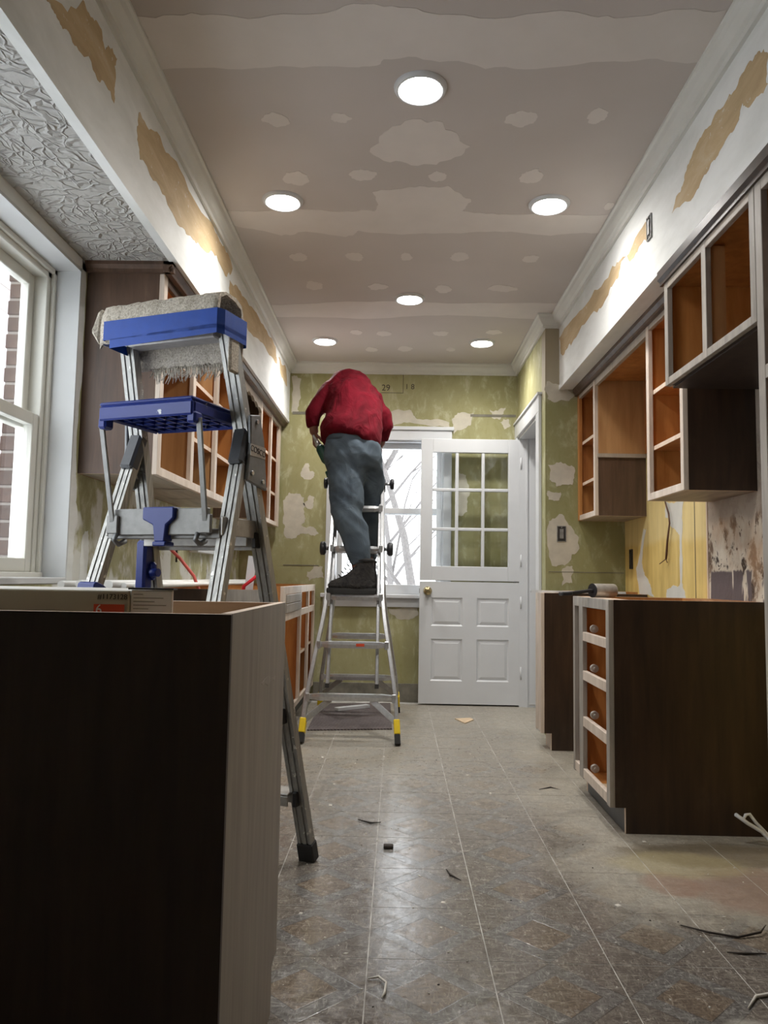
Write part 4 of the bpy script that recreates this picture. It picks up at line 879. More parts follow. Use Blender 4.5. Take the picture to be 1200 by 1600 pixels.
# ------------------------------------------------------------------ blue platform stepladder (local frame: u across, v towards its steps)
PH = math.radians(-20)
sl_ = thing('step_ladder', 'aluminium platform stepladder with blue plastic step and carpet-wrapped top', 'ladder', (-0.66, 2.405, 0), rotz=PH)
HZ = 1.35
def fr(sg, z):     # front rail line
    k = (HZ - z) / HZ; return Vector((sg * (0.185 + 0.062 * k), 0.39 * k, z))
def rr(sg, z):
    k = (HZ - z) / HZ; return Vector((sg * (0.185 + 0.07 * k), -0.42 * k - 0.02, z))
def channel(m, p, q, w, dpt, out):
    # aluminium rail: wide flat section with raised edges and a centre rib on both faces
    p = Vector(p); q = Vector(q); a = (q - p).normalized(); r = Vector((1, 0, 0)); r = (r - a * r.dot(a)).normalized(); o = Vector((0, 1, 0)); o = (o - a * o.dot(a) - r * o.dot(r)).normalized()
    def slab(c0, c1, d0, d1):
        m.hexa([p + r * c0 + o * d0, p + r * c1 + o * d0, q + r * c1 + o * d0, q + r * c0 + o * d0, p + r * c0 + o * d1, p + r * c1 + o * d1, q + r * c1 + o * d1, q + r * c0 + o * d1])
    c = out * 0.012; h = dpt / 2
    slab(c - w / 2, c + w / 2, -h + 0.004, h - 0.004)
    for a0, a1 in ((-w / 2, -w / 2 + 0.012), (-0.005, 0.009), (w / 2 - 0.009, w / 2)):
        slab(c + a0, c + a1, h - 0.004, h); slab(c + a0, c + a1, -h, -h + 0.004)
for sg in (-1, 1):
    m = MB(); channel(m, fr(sg, 0.03), fr(sg, 1.72), 0.05, 0.03, sg); fo = m.build('front_rail', 'splashed_aluminium', sl_, local=True)
    m = MB(); channel(m, rr(sg, 0.03), rr(sg, HZ + 0.02), 0.046, 0.028, sg); ro_ = m.build('rear_rail', 'splashed_aluminium', sl_, local=True)
    for fn, par in ((fr, fo), (rr, ro_)):
        a = fn(sg, 0.0); b = fn(sg, 0.065); MB().bar(a + Vector((sg * 0.012, 0, 0)), b + Vector((sg * 0.012, 0, 0)), 0.058, 0.042, (0, 1, 0)).build('rubber_foot', 'black_rubber', par, 0.004, local=True)
    # hinge bracket and black sleeve
    o = sg * 0.028
    p0 = fr(sg, HZ + 0.1); p1 = fr(sg, HZ - 0.1); p2 = rr(sg, HZ - 0.1)
    m = MB(); pl = [(-0.045, HZ - 0.115), (0.075, HZ - 0.135), (0.05, HZ + 0.02), (0.02, HZ + 0.095), (-0.035, HZ + 0.085), (-0.03, HZ)]
    x0 = sg * 0.236; m.prism(pl, 'x', min(x0, x0 - sg * 0.012), max(x0, x0 - sg * 0.012))
    hb = m.build('hinge_bracket', 'steel_grey', sl_, 0.003, local=True, tri=False)
    for yy, zz in ((0.0, HZ + 0.07), (0.045, HZ - 0.11), (-0.02, HZ - 0.09)): MB().tube([(x0, yy, zz), (x0 + sg * 0.005, yy, zz)], 0.007, 8).build('rivet', 'aluminium', hb, local=True)
    MB().bar(rr(sg, HZ - 0.07) + Vector((sg * 0.012, -0.008, 0)), rr(sg, HZ + 0.045) + Vector((sg * 0.012, -0.002, 0)), 0.05, 0.042, (0, 1, 0)).build('sleeve', 'sleeve_grey', hb, 0.008, local=True)
    if sg > 0:
        o = text_mesh('name_plate', 'COSCO', 0.026, 'black_plastic', sl_, Matrix.Identity(4))
        o.parent = hb; o.matrix_local = face_matrix((x0 + 0.0015, 0.012, HZ - 0.02), (0, 1, -0.12), (0, 0.12, 1))
        MB().box(x0, x0 + 0.001, -0.045 + 0.012, 0.045 + 0.012, HZ - 0.038, HZ - 0.002).build('plate', 'aluminium_dull', hb, local=True)
# steps on the front rails
for z in (0.24, 0.52, 0.80, 1.08):
    a = fr(-1, z); b = fr(1, z)
    m = MB().box(a.x + 0.004, b.x - 0.004, a.y - 0.045, a.y + 0.04, z - 0.008, z).box(a.x + 0.004, b.x - 0.004, a.y + 0.034, a.y + 0.04, z - 0.05, z - 0.008).box(a.x + 0.004, b.x - 0.004, a.y - 0.045, a.y - 0.039, z - 0.04, z - 0.008)
    so = m.build('step', 'aluminium_dull', sl_, 0.002, local=True)
    for sg in (-1, 1): MB().box(*(sorted((fr(sg, z).x + sg * 0.004, fr(sg, z).x + sg * 0.02))), a.y - 0.03, a.y + 0.03, z - 0.045, z + 0.004).build('end_cap', 'black_plastic', so, 0.003, local=True)
# rear cross bar with blue latch
zb = 1.10; a = rr(-1, zb); b = rr(1, zb)
cb = MB().box(a.x - 0.004, b.x + 0.004, a.y - 0.03, a.y - 0.012, zb - 0.045, zb - 0.015).box(a.x + 0.03, b.x - 0.03, a.y - 0.046, a.y - 0.03, zb - 0.035, zb + 0.045).build('cross_bar', 'strut_grey', sl_, 0.003, local=True)
MB().box(b.x + 0.004, b.x + 0.012, a.y - 0.03, fr(1, zb).y + 0.02, zb - 0.035, zb + 0.02).build('spreader', 'aluminium_dull', sl_, 0.002, local=True)
MB().box(a.x - 0.012, a.x - 0.004, a.y - 0.03, fr(-1, zb).y + 0.02, zb - 0.035, zb + 0.02).build('spreader', 'aluminium_dull', sl_, 0.002, local=True)
lt = MB().prism([(-0.05, zb + 0.048), (0.06, zb + 0.048), (0.06, zb + 0.015), (0.035, zb - 0.005), (0.03, zb - 0.055), (-0.005, zb - 0.055), (-0.012, zb - 0.005), (-0.05, zb + 0.012)], 'y', a.y - 0.062, a.y - 0.02).build('latch', 'blue_plastic', cb, 0.003, local=True)
MB().box(-0.002, 0.045, a.y - 0.075, a.y - 0.03, zb - 0.068, zb - 0.055).build('latch_lip', 'blue_plastic', lt, 0.003, local=True)
for sx in (-0.15, 0.14): MB().tube([(sx, a.y - 0.05, zb - 0.03), (sx, a.y - 0.062, zb - 0.05), (sx, a.y - 0.04, zb - 0.062), (sx, a.y - 0.01, zb - 0.05)], 0.008, 6).build('hook', 'steel_grey', cb, local=True)
# platform: deck with deep front lip and ribs beneath
pz0, pz1 = 1.40, 1.455; ux0, ux1, vy0, vy1 = -0.165, 0.165, -0.235, 0.035
pm = MB().box(ux0, ux1, vy0, vy1, pz1 - 0.012, pz1).box(ux0, ux1, vy0, vy0 + 0.012, pz0, pz1 - 0.012).box(ux0, ux0 + 0.012, vy0 + 0.012, vy1, pz0 + 0.008, pz1 - 0.012).box(ux1 - 0.012, ux1, vy0 + 0.012, vy1, pz0 + 0.008, pz1 - 0.012).box(ux0 + 0.012, ux1 - 0.012, vy1 - 0.012, vy1, pz0 + 0.008, pz1 - 0.012)
pf = pm.build('platform', 'blue_plastic', sl_, 0.005, local=True)
for k in range(1, 8): MB().box(ux0 + 0.041 * k - 0.002, ux0 + 0.041 * k + 0.002, vy0 + 0.012, vy1 - 0.012, pz0 + 0.014, pz1 - 0.012).build('rib', 'blue_plastic', pf, local=True)
for k in range(1, 5): MB().box(ux0 + 0.012, ux1 - 0.012, vy0 + 0.052 * k - 0.002, vy0 + 0.052 * k + 0.002, pz0 + 0.014, pz1 - 0.012).build('rib', 'blue_plastic', pf, local=True)
for sg in (-1, 1):
    x = sg * 0.172
    MB().box(min(x, x - sg * 0.03), max(x, x - sg * 0.03), vy0 + 0.005, vy0 + 0.045, pz0 - 0.022, pz0 + 0.012).build('strut_ear', 'blue_plastic', pf, 0.006, local=True)
    MB().bar((x, vy0 + 0.025, pz0 - 0.005), (sg * 0.165 + 0.0, rr(sg, zb).y - 0.05, zb - 0.015), 0.018, 0.008, (0, 1, 0)).build('strut', 'strut_grey', sl_, 0.002, local=True)
    MB().box(sg * 0.165 - 0.02, sg * 0.165 + 0.02, rr(sg, zb).y - 0.058, rr(sg, zb).y - 0.045, zb - 0.03, zb + 0.025).build('strut_tab', 'strut_grey', cb, 0.002, local=True)
# blue sleeve on the rear leg and release lever on the front leg
p = rr(-1, 0.90); q = rr(-1, 0.93)
MB().prism([(p.y - 0.055, 0.868), (p.y + 0.06, 0.868), (p.y + 0.045, 0.888), (p.y + 0.0, 0.915), (p.y - 0.028, 0.925), (p.y - 0.04, 0.92)], 'x', p.x - 0.035, p.x + 0.03).build('leg_sleeve', 'blue_plastic', sl_, 0.003, local=True)
p = fr(-1, 0.95)
lv = MB().box(p.x - 0.028, p.x + 0.012, p.y - 0.075, p.y - 0.03, 0.86, 1.06).box(p.x - 0.015, p.x + 0.03, p.y - 0.05, p.y - 0.028, 0.93, 0.99).build('release_lever', 'blue_plastic', sl_, 0.008, local=True)
MB().tube([(p.x - 0.005, p.y - 0.045, 0.955), (p.x + 0.045, p.y - 0.045, 0.955)], 0.014, 10).build('lever_pin', 'blue_plastic', lv, local=True)
# carpet draped over the top rail, taped on
tv = fr(1, 1.7).y
ku = [(-0.075, 1.655), (-0.078, 1.73), (-0.068, 1.772), (-0.035, 1.788), (0.02, 1.788), (0.058, 1.77), (0.07, 1.72), (0.072, 1.60)]
rd = random.Random(4)
rings = []
N = 26
for i in range(N + 1):
    u = -0.232 + 0.43 * i / N; ring = []
    for th in (0, 0.012):
        prof = ku if th == 0 else ku[::-1]
        for (v, z) in prof:
            c_ = Vector((v + 0.003, z - 1.70)); sc_ = 1 - (th / max(0.05, c_.length))
            s_ = 1.0
            if i == 0: s_ = 0.86
            ring.append((u, tv + v * sc_ * s_ + rd.uniform(-0.003, 0.003), 1.70 + (z - 1.70) * (sc_ if th else 1) * (s_ if z > 1.7 else 1) + rd.uniform(-0.003, 0.003) - (0.01 if i == 0 else 0)))
    rings.append(ring)
cp = MB().loft(rings, True).build('carpet_wrap', 'carpet_pile', sl_, local=True, label='beige carpet offcut folded over the top')
m = MB()      # flap folded at the left end
m.hexa([(-0.235, tv - 0.07, 1.655), (-0.232, tv + 0.05, 1.655), (-0.232, tv + 0.06, 1.78), (-0.233, tv - 0.065, 1.775), (-0.262, tv - 0.08, 1.70), (-0.258, tv + 0.03, 1.70), (-0.25, tv + 0.04, 1.765), (-0.252, tv - 0.06, 1.765)])
m.build('carpet_flap', 'carpet_pile', cp, 0.006, local=True)
m = MB()
for k in range(90):
    u = -0.13 + 0.29 * k / 89 + rd.uniform(-0.003, 0.003); L = rd.uniform(0.015, 0.05); dz = rd.uniform(-0.006, 0.006)
    m.tube([(u, tv + 0.068, 1.606 + dz), (u + rd.uniform(-0.008, 0.008), tv + 0.07, 1.60 - L * 0.5), (u + rd.uniform(-0.012, 0.012), tv + 0.066, 1.60 - L)], [0.003, 0.0025, 0.001], 4)
m.build('carpet_fringe', 'carpet_pile', cp, local=True, kind='stuff')
m = MB().box(0.199, 0.212, tv - 0.02, tv + 0.03, 1.55, 1.70).build('carpet_tail', 'carpet_pile', cp, 0.006, local=True)
def band(z0, z1, tilt, u0=-0.205, u1=0.203):
    r0 = []; n = 14
    out = [(u0 + (u1 - u0) * i / n, tv - 0.084) for i in range(n + 1)]
    path = [(u0 - 0.004, tv + 0.078)] + out + [(u1 + 0.012, tv - 0.06), (u1 + 0.012, tv + 0.06), (u1, tv + 0.08)]
    ra = [(x, y, z0 + tilt * (x - u0)) for x, y in path]; rb = [(x, y, z1 + tilt * (x - u0)) for x, y in path]
    m = MB(); k = len(m.v); m.v += ra + rb; L = len(ra)
    for i in range(L - 1): m.face((i, i + 1, L + i + 1, L + i), 0, False)
    m.face((L - 1, 0, L, 2 * L - 1), 0, False)
    return m
band(1.662, 1.722, 0.0).build('tape_band', 'tape_blue', sl_, local=True, label='blue tape wound around the carpet')
band(1.636, 1.664, 0.03, -0.18).build('tape_band', 'tape_blue', sl_, local=True)
MB().box(-0.16, 0.16, tv - 0.03, tv + 0.03, 1.655, 1.70).build('top_rail', 'aluminium_dull', sl_, 0.004, local=True)

# ------------------------------------------------------------------ articulated aluminium ladder under the worker
lad = thing('articulated_ladder', 'silver articulated ladder with yellow feet under the worker', 'ladder', (-0.27, 5.03, 0))
HY, HH = 5.035, 1.56
def plane_y(z, front): return HY + (-(HY - 4.50) if front else (5.60 - HY)) * (1 - z / HH)
RP = [(0.0, 0.278), (0.25, 0.262), (0.5, 0.222), (0.72, 0.183), (0.86, 0.170), (1.1, 0.164), (HH, 0.155)]
LC = -0.262
def railx(z):
    for (za, xa), (zb_, xb) in zip(RP, RP[1:]):
        if z <= zb_: return xa + (xb - xa) * (z - za) / (zb_ - za)
    return RP[-1][1]
RUNGS = (0.254, 0.549, 0.831, 1.132, 1.396)
def lean(z): return LC + 0.02 * 0
for front in (True, False):
    zs = [0.0, 0.13, 0.25, 0.4, 0.55, 0.68, 0.76, 0.84, 0.95, 1.1, 1.3, HH]
    for sg in (-1, 1):
        m = MB()
        pts = [Vector((LC + sg * railx(z) , plane_y(z, front), z)) for z in zs]
        rings = []
        for p in pts: rings.append([(p.x - 0.012, p.y - 0.034, p.z), (p.x + 0.012, p.y - 0.034, p.z), (p.x + 0.012, p.y + 0.034, p.z), (p.x - 0.012, p.y + 0.034, p.z)])
        m.loft(rings[1:], True, smooth=False); ra = m.build('outer_rail' , 'aluminium' if front else 'aluminium_dull', lad, 0.003)
        a, b = pts[0], pts[1]; bq = a + (b - a) * 0.98
        MB().bar(a + (b - a) * 0.42, b + (b - a) * 0.02, 0.036, 0.078, (0, 1, 0)).build('foot', 'yellow_plastic', ra, 0.004)
        MB().bar(a + Vector((0, 0, 0.001)), a + (b - a) * 0.42, 0.034, 0.074, (0, 1, 0)).build('foot_pad', 'black_rubber', ra, 0.004)
        # inner telescoping rail
        if front:
            m = MB(); za_ = 0.30
            p0 = Vector((LC + sg * 0.148, plane_y(za_, front) + 0.075, za_)); p1 = Vector((LC + sg * 0.14, plane_y(1.5, front) + 0.03, 1.5))
            m.bar(p0, p1, 0.02, 0.05, (0, 1, 0)); ir = m.build('inner_rail', 'aluminium', lad, 0.003)
            MB().bar(p0 - Vector((0, 0, 0.006)), p0 + Vector((0, 0, 0.02)), 0.024, 0.054, (0, 1, 0)).build('end_cap', 'dark_metal', ir)
    for k, z in enumerate(RUNGS):
        y = plane_y(z, front); w = railx(z) - 0.01
        rings = []
        for s_ in (-1, -0.9, -0.72, -0.3, 0.3, 0.72, 0.9, 1):
            hh = 0.014 if abs(s_) > 0.95 else (0.017 if abs(s_) > 0.8 else 0.022); dd = 0.024 if abs(s_) < 0.8 else 0.018
            x = LC + s_ * w
            rings.append([(x, y - dd, z - hh), (x, y + dd, z - hh), (x, y + dd * 1.1, z), (x, y + dd, z + hh * 0.75), (x, y - dd, z + hh * 0.75), (x, y - dd * 1.15, z)])
        rg = MB().loft(rings, True, smooth=False).build('rung', 'aluminium', lad)
        for sg in (-1, 1):
            MB().box(LC + sg * w - 0.012, LC + sg * w + 0.012, y - 0.04, y - 0.032, z - 0.026, z + 0.022).build('rung_plate', 'aluminium', rg, 0.002)
            for dz in (-0.016, 0.012): MB().tube([(LC + sg * (w + 0.004), y - 0.044, z + dz), (LC + sg * (w + 0.004), y - 0.036, z + dz)], 0.006, 8).build('rivet', 'aluminium', rg)
    if front:
        for sg in (-1, 1):
            MB().bar((LC + sg * 0.262, plane_y(0.1, True), 0.125), (LC + sg * 0.12, plane_y(0.245, True), 0.238), 0.035, 0.014, (0, 1, 0)).build('foot_brace', 'aluminium', lad, 0.003)
        for sg in (-1, 1):
            x = LC + sg * (railx(1.132) + 0.012); y = plane_y(1.132, True)
            lk = MB().tube([(x, y, 1.132), (x + sg * 0.03, y, 1.132)], 0.012, 10).build('lock_pin', 'steel_grey', lad)
            MB().tube([(x + sg * 0.018, y, 1.132), (x + sg * 0.028, y, 1.132), (x + sg * 0.05, y, 1.132), (x + sg * 0.056, y, 1.132)], [0.03, 0.043, 0.043, 0.034], 12).build('lock_knob', 'black_plastic', lk)
    else:
        for sg in (-1, 1): MB().bar((LC + sg * 0.262, plane_y(0.1, False), 0.125), (LC + sg * 0.12, plane_y(0.245, False), 0.238), 0.035, 0.014, (0, 1, 0)).build('foot_brace', 'aluminium_dull', lad, 0.003)
for sg in (-1, 1):
    x = LC + sg * 0.157
    hg = MB().tube([(x - 0.018, HY, HH), (x + 0.018, HY, HH)], 0.05, 18).build('hinge', 'steel_grey', lad)
    MB().tube([(x + sg * 0.018, HY, HH + 0.005), (x + sg * 0.05, HY, HH + 0.005)], 0.01, 10).build('hinge_pin', 'aluminium', hg)
    MB().tube([(x + sg * 0.046, HY, HH + 0.005), (x + sg * 0.052, HY, HH + 0.005), (x + sg * 0.07, HY, HH + 0.005), (x + sg * 0.074, HY, HH + 0.005)], [0.024, 0.036, 0.036, 0.028], 12).build('hinge_knob', 'black_plastic', hg)
MB().box(LC + 0.02, LC + 0.07, plane_y(0.549, True) - 0.0285, plane_y(0.549, True) - 0.0275, 0.539, 0.556).build('warning_label', 'orange_print', lad)

# ------------------------------------------------------------------ the worker
def merged(name, mb, mat, parent, voxel, smooth=6, label=None):
    o = mb.build('tmp_' + name, mat, None)
    md = o.modifiers.new('r', 'REMESH'); md.mode = 'VOXEL'; md.voxel_size = voxel; md.use_smooth_shade = True
    ms = o.modifiers.new('s', 'SMOOTH'); ms.factor = 0.5; ms.iterations = smooth
    dg = bpy.context.evaluated_depsgraph_get(); dg.update()
    me = bpy.data.meshes.new_from_object(o.evaluated_get(dg)); bpy.data.objects.remove(o)
    me.name = name; me.materials.clear(); me.materials.append(MATS[mat]); me.transform(Matrix.Translation(-org(parent)))
    for p in me.polygons: p.use_smooth = True; p.material_index = 0
    r = bpy.data.objects.new(name, me); COL.objects.link(r); r.parent = parent; ORG[r.name] = org(parent)
    if label: r['label'] = label
    return r
F = Vector((-0.5, 0.866, 0)); RV = Vector((0.866, 0.5, 0))
def ring(c, axis, rx, ry, n=20, rv=RV):
    a = Vector(axis).normalized(); r = (rv - a * rv.dot(a)).normalized(); f = a.cross(r)
    return [Vector(c) + r * (math.cos(2 * PI * k / n) * rx) + f * (math.sin(2 * PI * k / n) * ry) for k in range(n)]
def body_loft(m, secs):
    cs = [Vector(s_[0]) for s_ in secs]; rs = []
    for i, s_ in enumerate(secs):
        ax = cs[min(i + 1, len(cs) - 1)] - cs[max(i - 1, 0)]; rs.append(ring(s_[0], ax, s_[1], s_[2]))
    m.loft(rs, True)
def limb(m, pts, rad, seg=14):
    # resample with smooth interpolation
    P = [Vector(p) for p in pts]; out = []; rr_ = []
    for i in range(len(P) - 1):
        for k in range(4):
            t = k / 4; p0 = P[max(i - 1, 0)]; p1 = P[i]; p2 = P[i + 1]; p3 = P[min(i + 2, len(P) - 1)]
            out.append(0.5 * ((2 * p1) + (p2 - p0) * t + (2 * p0 - 5 * p1 + 4 * p2 - p3) * t * t + (3 * p1 - p0 - 3 * p2 + p3) * t ** 3)); rr_.append(rad[i] * (1 - t) + rad[i + 1] * t)
    out.append(P[-1]); rr_.append(rad[-1]); m.tube(out, rr_, seg)

per = thing('person', 'person in a red long-sleeved shirt and grey sweatpants bent over on the ladder', 'person', (-0.28, 4.85, 0.85))
hemS = [((-0.335, 4.865, 1.80), 0.19, 0.17), ((-0.322, 4.885, 1.845), 0.20, 0.18), ((-0.305, 4.93, 1.915), 0.195, 0.175), ((-0.298, 4.965, 1.99), 0.188, 0.168), ((-0.304, 5.005, 2.075), 0.185, 0.158), ((-0.328, 5.05, 2.16), 0.178, 0.145), ((-0.342, 5.115, 2.23), 0.145, 0.125), ((-0.358, 5.19, 2.24), 0.115, 0.10), ((-0.372, 5.25, 2.225), 0.075, 0.07)]
LS, LE, LW = (-0.460, 5.04, 2.175), (-0.562, 4.975, 2.03), (-0.564, 4.98, 1.92)
RS, RE, RW = (-0.205, 5.15, 2.16), (-0.108, 5.12, 2.01), (-0.122, 5.18, 1.885)
# body (skin), one continuous mesh
m = MB()
body_loft(m, [((-0.30, 4.885, 1.66), 0.15, 0.13), ((-0.300, 4.90, 1.76), 0.168, 0.14), ((-0.309, 4.93, 1.90), 0.165, 0.13), ((-0.31, 5.005, 2.075), 0.145, 0.11), ((-0.345, 5.12, 2.205), 0.10, 0.08), ((-0.365, 5.21, 2.215), 0.075, 0.065)])
limb(m, [(-0.37, 5.2, 2.215), (-0.385, 5.27, 2.20), (-0.40, 5.32, 2.17)], [0.062, 0.056, 0.056])
hc = Vector((-0.418, 5.355, 2.125)); ha = Vector((-0.12, 0.25, -1)).normalized()
rs = []
for k, (t_, rx, ry) in enumerate([(-0.115, 0.03, 0.04), (-0.095, 0.062, 0.075), (-0.05, 0.076, 0.095), (0.0, 0.078, 0.098), (0.045, 0.07, 0.088), (0.085, 0.058, 0.074), (0.115, 0.036, 0.05)]): rs.append(ring(hc + ha * -t_, ha, rx, ry))
m.loft(rs, True)
ff = Vector((-0.45, 0.85, 0.25)).normalized()
limb(m, [hc + ff * 0.085 + ha * -0.01, hc + ff * 0.115 + ha * 0.005, hc + ff * 0.09 + ha * 0.03], [0.012, 0.016, 0.01], 8)
for sg in (-1, 1): limb(m, [hc + RV * sg * 0.075 + ha * -0.02, hc + RV * sg * 0.088, hc + RV * sg * 0.076 + ha * 0.025], [0.01, 0.016, 0.009], 8)
limb(m, [(-0.39, 5.09, 2.2), LS, (-0.523, 5.0, 2.105), LE, LW, (-0.558, 4.985, 1.885)], [0.05, 0.05, 0.042, 0.038, 0.03, 0.028]); limb(m, [(-0.29, 5.15, 2.19), RS, (-0.148, 5.135, 2.09), RE, RW, (-0.145, 5.215, 1.845)], [0.05, 0.05, 0.042, 0.038, 0.03, 0.028])
limb(m, [(-0.335, 4.86, 1.70), (-0.325, 4.81, 1.36), (-0.262, 4.80, 1.21), (-0.225, 4.80, 0.93)], [0.09, 0.062, 0.06, 0.045]); limb(m, [(-0.23, 4.95, 1.70), (-0.20, 5.11, 1.39), (-0.205, 5.2, 1.22), (-0.215, 5.28, 0.93)], [0.09, 0.062, 0.058, 0.045])
def hand(m, w, palm_dir, side, curl_to):
    # palm, four curled fingers of unequal length and a thumb from the side of the palm
    w = Vector(w); pd = Vector(palm_dir).normalized(); sd = Vector(side); sd = (sd - pd * sd.dot(pd)).normalized(); nr = Vector(curl_to); nr = (nr - pd * nr.dot(pd) - sd * nr.dot(sd)).normalized()
    m.loft([[w + pd * t_ + sd * (math.cos(a) * wx_) + nr * (math.sin(a) * 0.016) for a in [2 * PI * k / 12 for k in range(12)]] for t_, wx_ in ((0, 0.026), (0.03, 0.036), (0.065, 0.042), (0.088, 0.039))], True)
    for k, L in enumerate((0.066, 0.078, 0.073, 0.056)):
        o = sd * (0.031 - 0.0205 * k); b0 = w + pd * 0.08 + o
        b1 = b0 + pd * (L * 0.35) + nr * (L * 0.22); b2 = b1 + pd * (L * 0.05) + nr * (L * 0.42); b3 = b2 - pd * (L * 0.26) + nr * (L * 0.18)
        m.tube([b0, b1, b2, b3], [0.0095, 0.009, 0.0085, 0.007], 8)
    a0 = w + pd * 0.03 + sd * 0.03; m.tube([a0, a0 + sd * 0.028 + pd * 0.02 + nr * 0.008, a0 + sd * 0.03 + pd * 0.045 + nr * 0.026, a0 + sd * 0.018 + pd * 0.055 + nr * 0.045], [0.013, 0.011, 0.0095, 0.008], 8)
hand(m, (-0.559, 4.99, 1.90), (0.1, -0.05, -1), (0.35, -0.9, 0), (0.9, 0.35, 0)); hand(m, (-0.14, 5.22, 1.86), (-0.3, 0.3, -0.9), (0.5, 0.8, 0), (-0.8, 0.5, 0))
bd = merged('body', m, 'skin', per, 0.006, 4)
m = MB(); m.loft([ring(hc + ha * -t_, ha, rx, ry) for t_, rx, ry in [(-0.03, 0.079, 0.096), (0.0, 0.083, 0.102), (0.045, 0.077, 0.095), (0.085, 0.064, 0.08), (0.115, 0.042, 0.055), (0.125, 0.015, 0.02)]], True)
for k in range(len(m.v)):
    p = Vector(m.v[k]); dd = (p - hc).dot(ff)
    if dd > 0.02: m.v[k] = tuple(p - ff * (dd - 0.02) * 0.75)
m.build('hair', 'hair', per)
for sg in (-1, 1): MB().tube([hc + ff * 0.088 + RV * sg * 0.03 + ha * -0.022, hc + ff * 0.098 + RV * sg * 0.03 + ha * -0.022], [0.012, 0.007], 8).build('eye', 'ink_white', bd)
MB().tube([hc + ff * 0.088 + RV * -0.022 + ha * -0.062 * -1 + ha * 0.0, hc + ff * 0.092 + ha * 0.062, hc + ff * 0.088 + RV * 0.022 + ha * 0.062], 0.005, 6).build('mouth', 'wire_brown', bd)
# shirt
m = MB(); body_loft(m, hemS)
limb(m, [(-0.39, 5.09, 2.22), LS, (-0.523, 5.0, 2.105), LE, (-0.570, 4.975, 1.975), LW], [0.085, 0.078, 0.064, 0.055, 0.05, 0.046]); limb(m, [(-0.28, 5.15, 2.21), RS, (-0.148, 5.135, 2.09), RE, (-0.106, 5.14, 1.95), RW], [0.085, 0.078, 0.064, 0.056, 0.05, 0.046])
sh = merged('shirt', m, 'shirt_cloth', per, 0.011, 5, 'dark red long-sleeved shirt')
# shirt folds: displace along diagonal creases
from mathutils import noise as mn
for v in sh.data.vertices:
    p = v.co + org(per); q = Vector((p.x * 5 + p.z * 4.0, p.y * 5, p.z * 9 - p.x * 9)); v.co += v.normal * (0.010 * mn.noise(q) + 0.011 * (0.6 - 2 * abs(mn.noise(Vector((q.x * 0.5, q.y * 0.6, q.z * 1.25))))) + 0.004 * mn.noise(q * 2.3))
# trousers
m = MB(); body_loft(m, [((-0.298, 4.90, 1.865), 0.158, 0.135), ((-0.298, 4.90, 1.84), 0.165, 0.142), ((-0.296, 4.893, 1.775), 0.188, 0.165), ((-0.292, 4.885, 1.70), 0.192, 0.168), ((-0.29, 4.88, 1.63), 0.165, 0.14)])
limb(m, [(-0.325, 4.86, 1.70), (-0.332, 4.83, 1.53), (-0.322, 4.80, 1.36), (-0.28, 4.80, 1.235), (-0.238, 4.795, 1.10), (-0.226, 4.79, 1.035)], [0.122, 0.118, 0.098, 0.09, 0.076, 0.056])
limb(m, [(-0.22, 4.94, 1.69), (-0.19, 5.02, 1.53), (-0.205, 5.11, 1.38), (-0.21, 5.19, 1.23), (-0.215, 5.27, 1.10), (-0.215, 5.285, 1.035)], [0.118, 0.10, 0.088, 0.084, 0.072, 0.055])
tr = merged('trousers', m, 'trouser_cloth', per, 0.011, 5, 'slate grey sweatpants')
for v in tr.data.vertices:
    p = v.co + org(per); q = Vector((p.x * 6, p.y * 6, p.z * 7 + p.x * 6)); k_ = 1.6 if p.z < 1.45 else 1.0; v.co += v.normal * (0.008 * mn.noise(q) + k_ * 0.009 * (0.55 - 2 * abs(mn.noise(Vector((q.x * 0.7, q.y * 0.7, q.z * 1.3))))) + 0.003 * mn.noise(q * 2.4))
wb = MB(); wb.loft([ring((-0.298, 4.90, z), (0, 0, 1), rx, ry) for z, rx, ry in ((1.862, 0.163, 0.14), (1.862, 0.168, 0.145), (1.815, 0.182, 0.158), (1.815, 0.176, 0.152))], False); wb.build('waistband', 'trouser_cloth', tr)
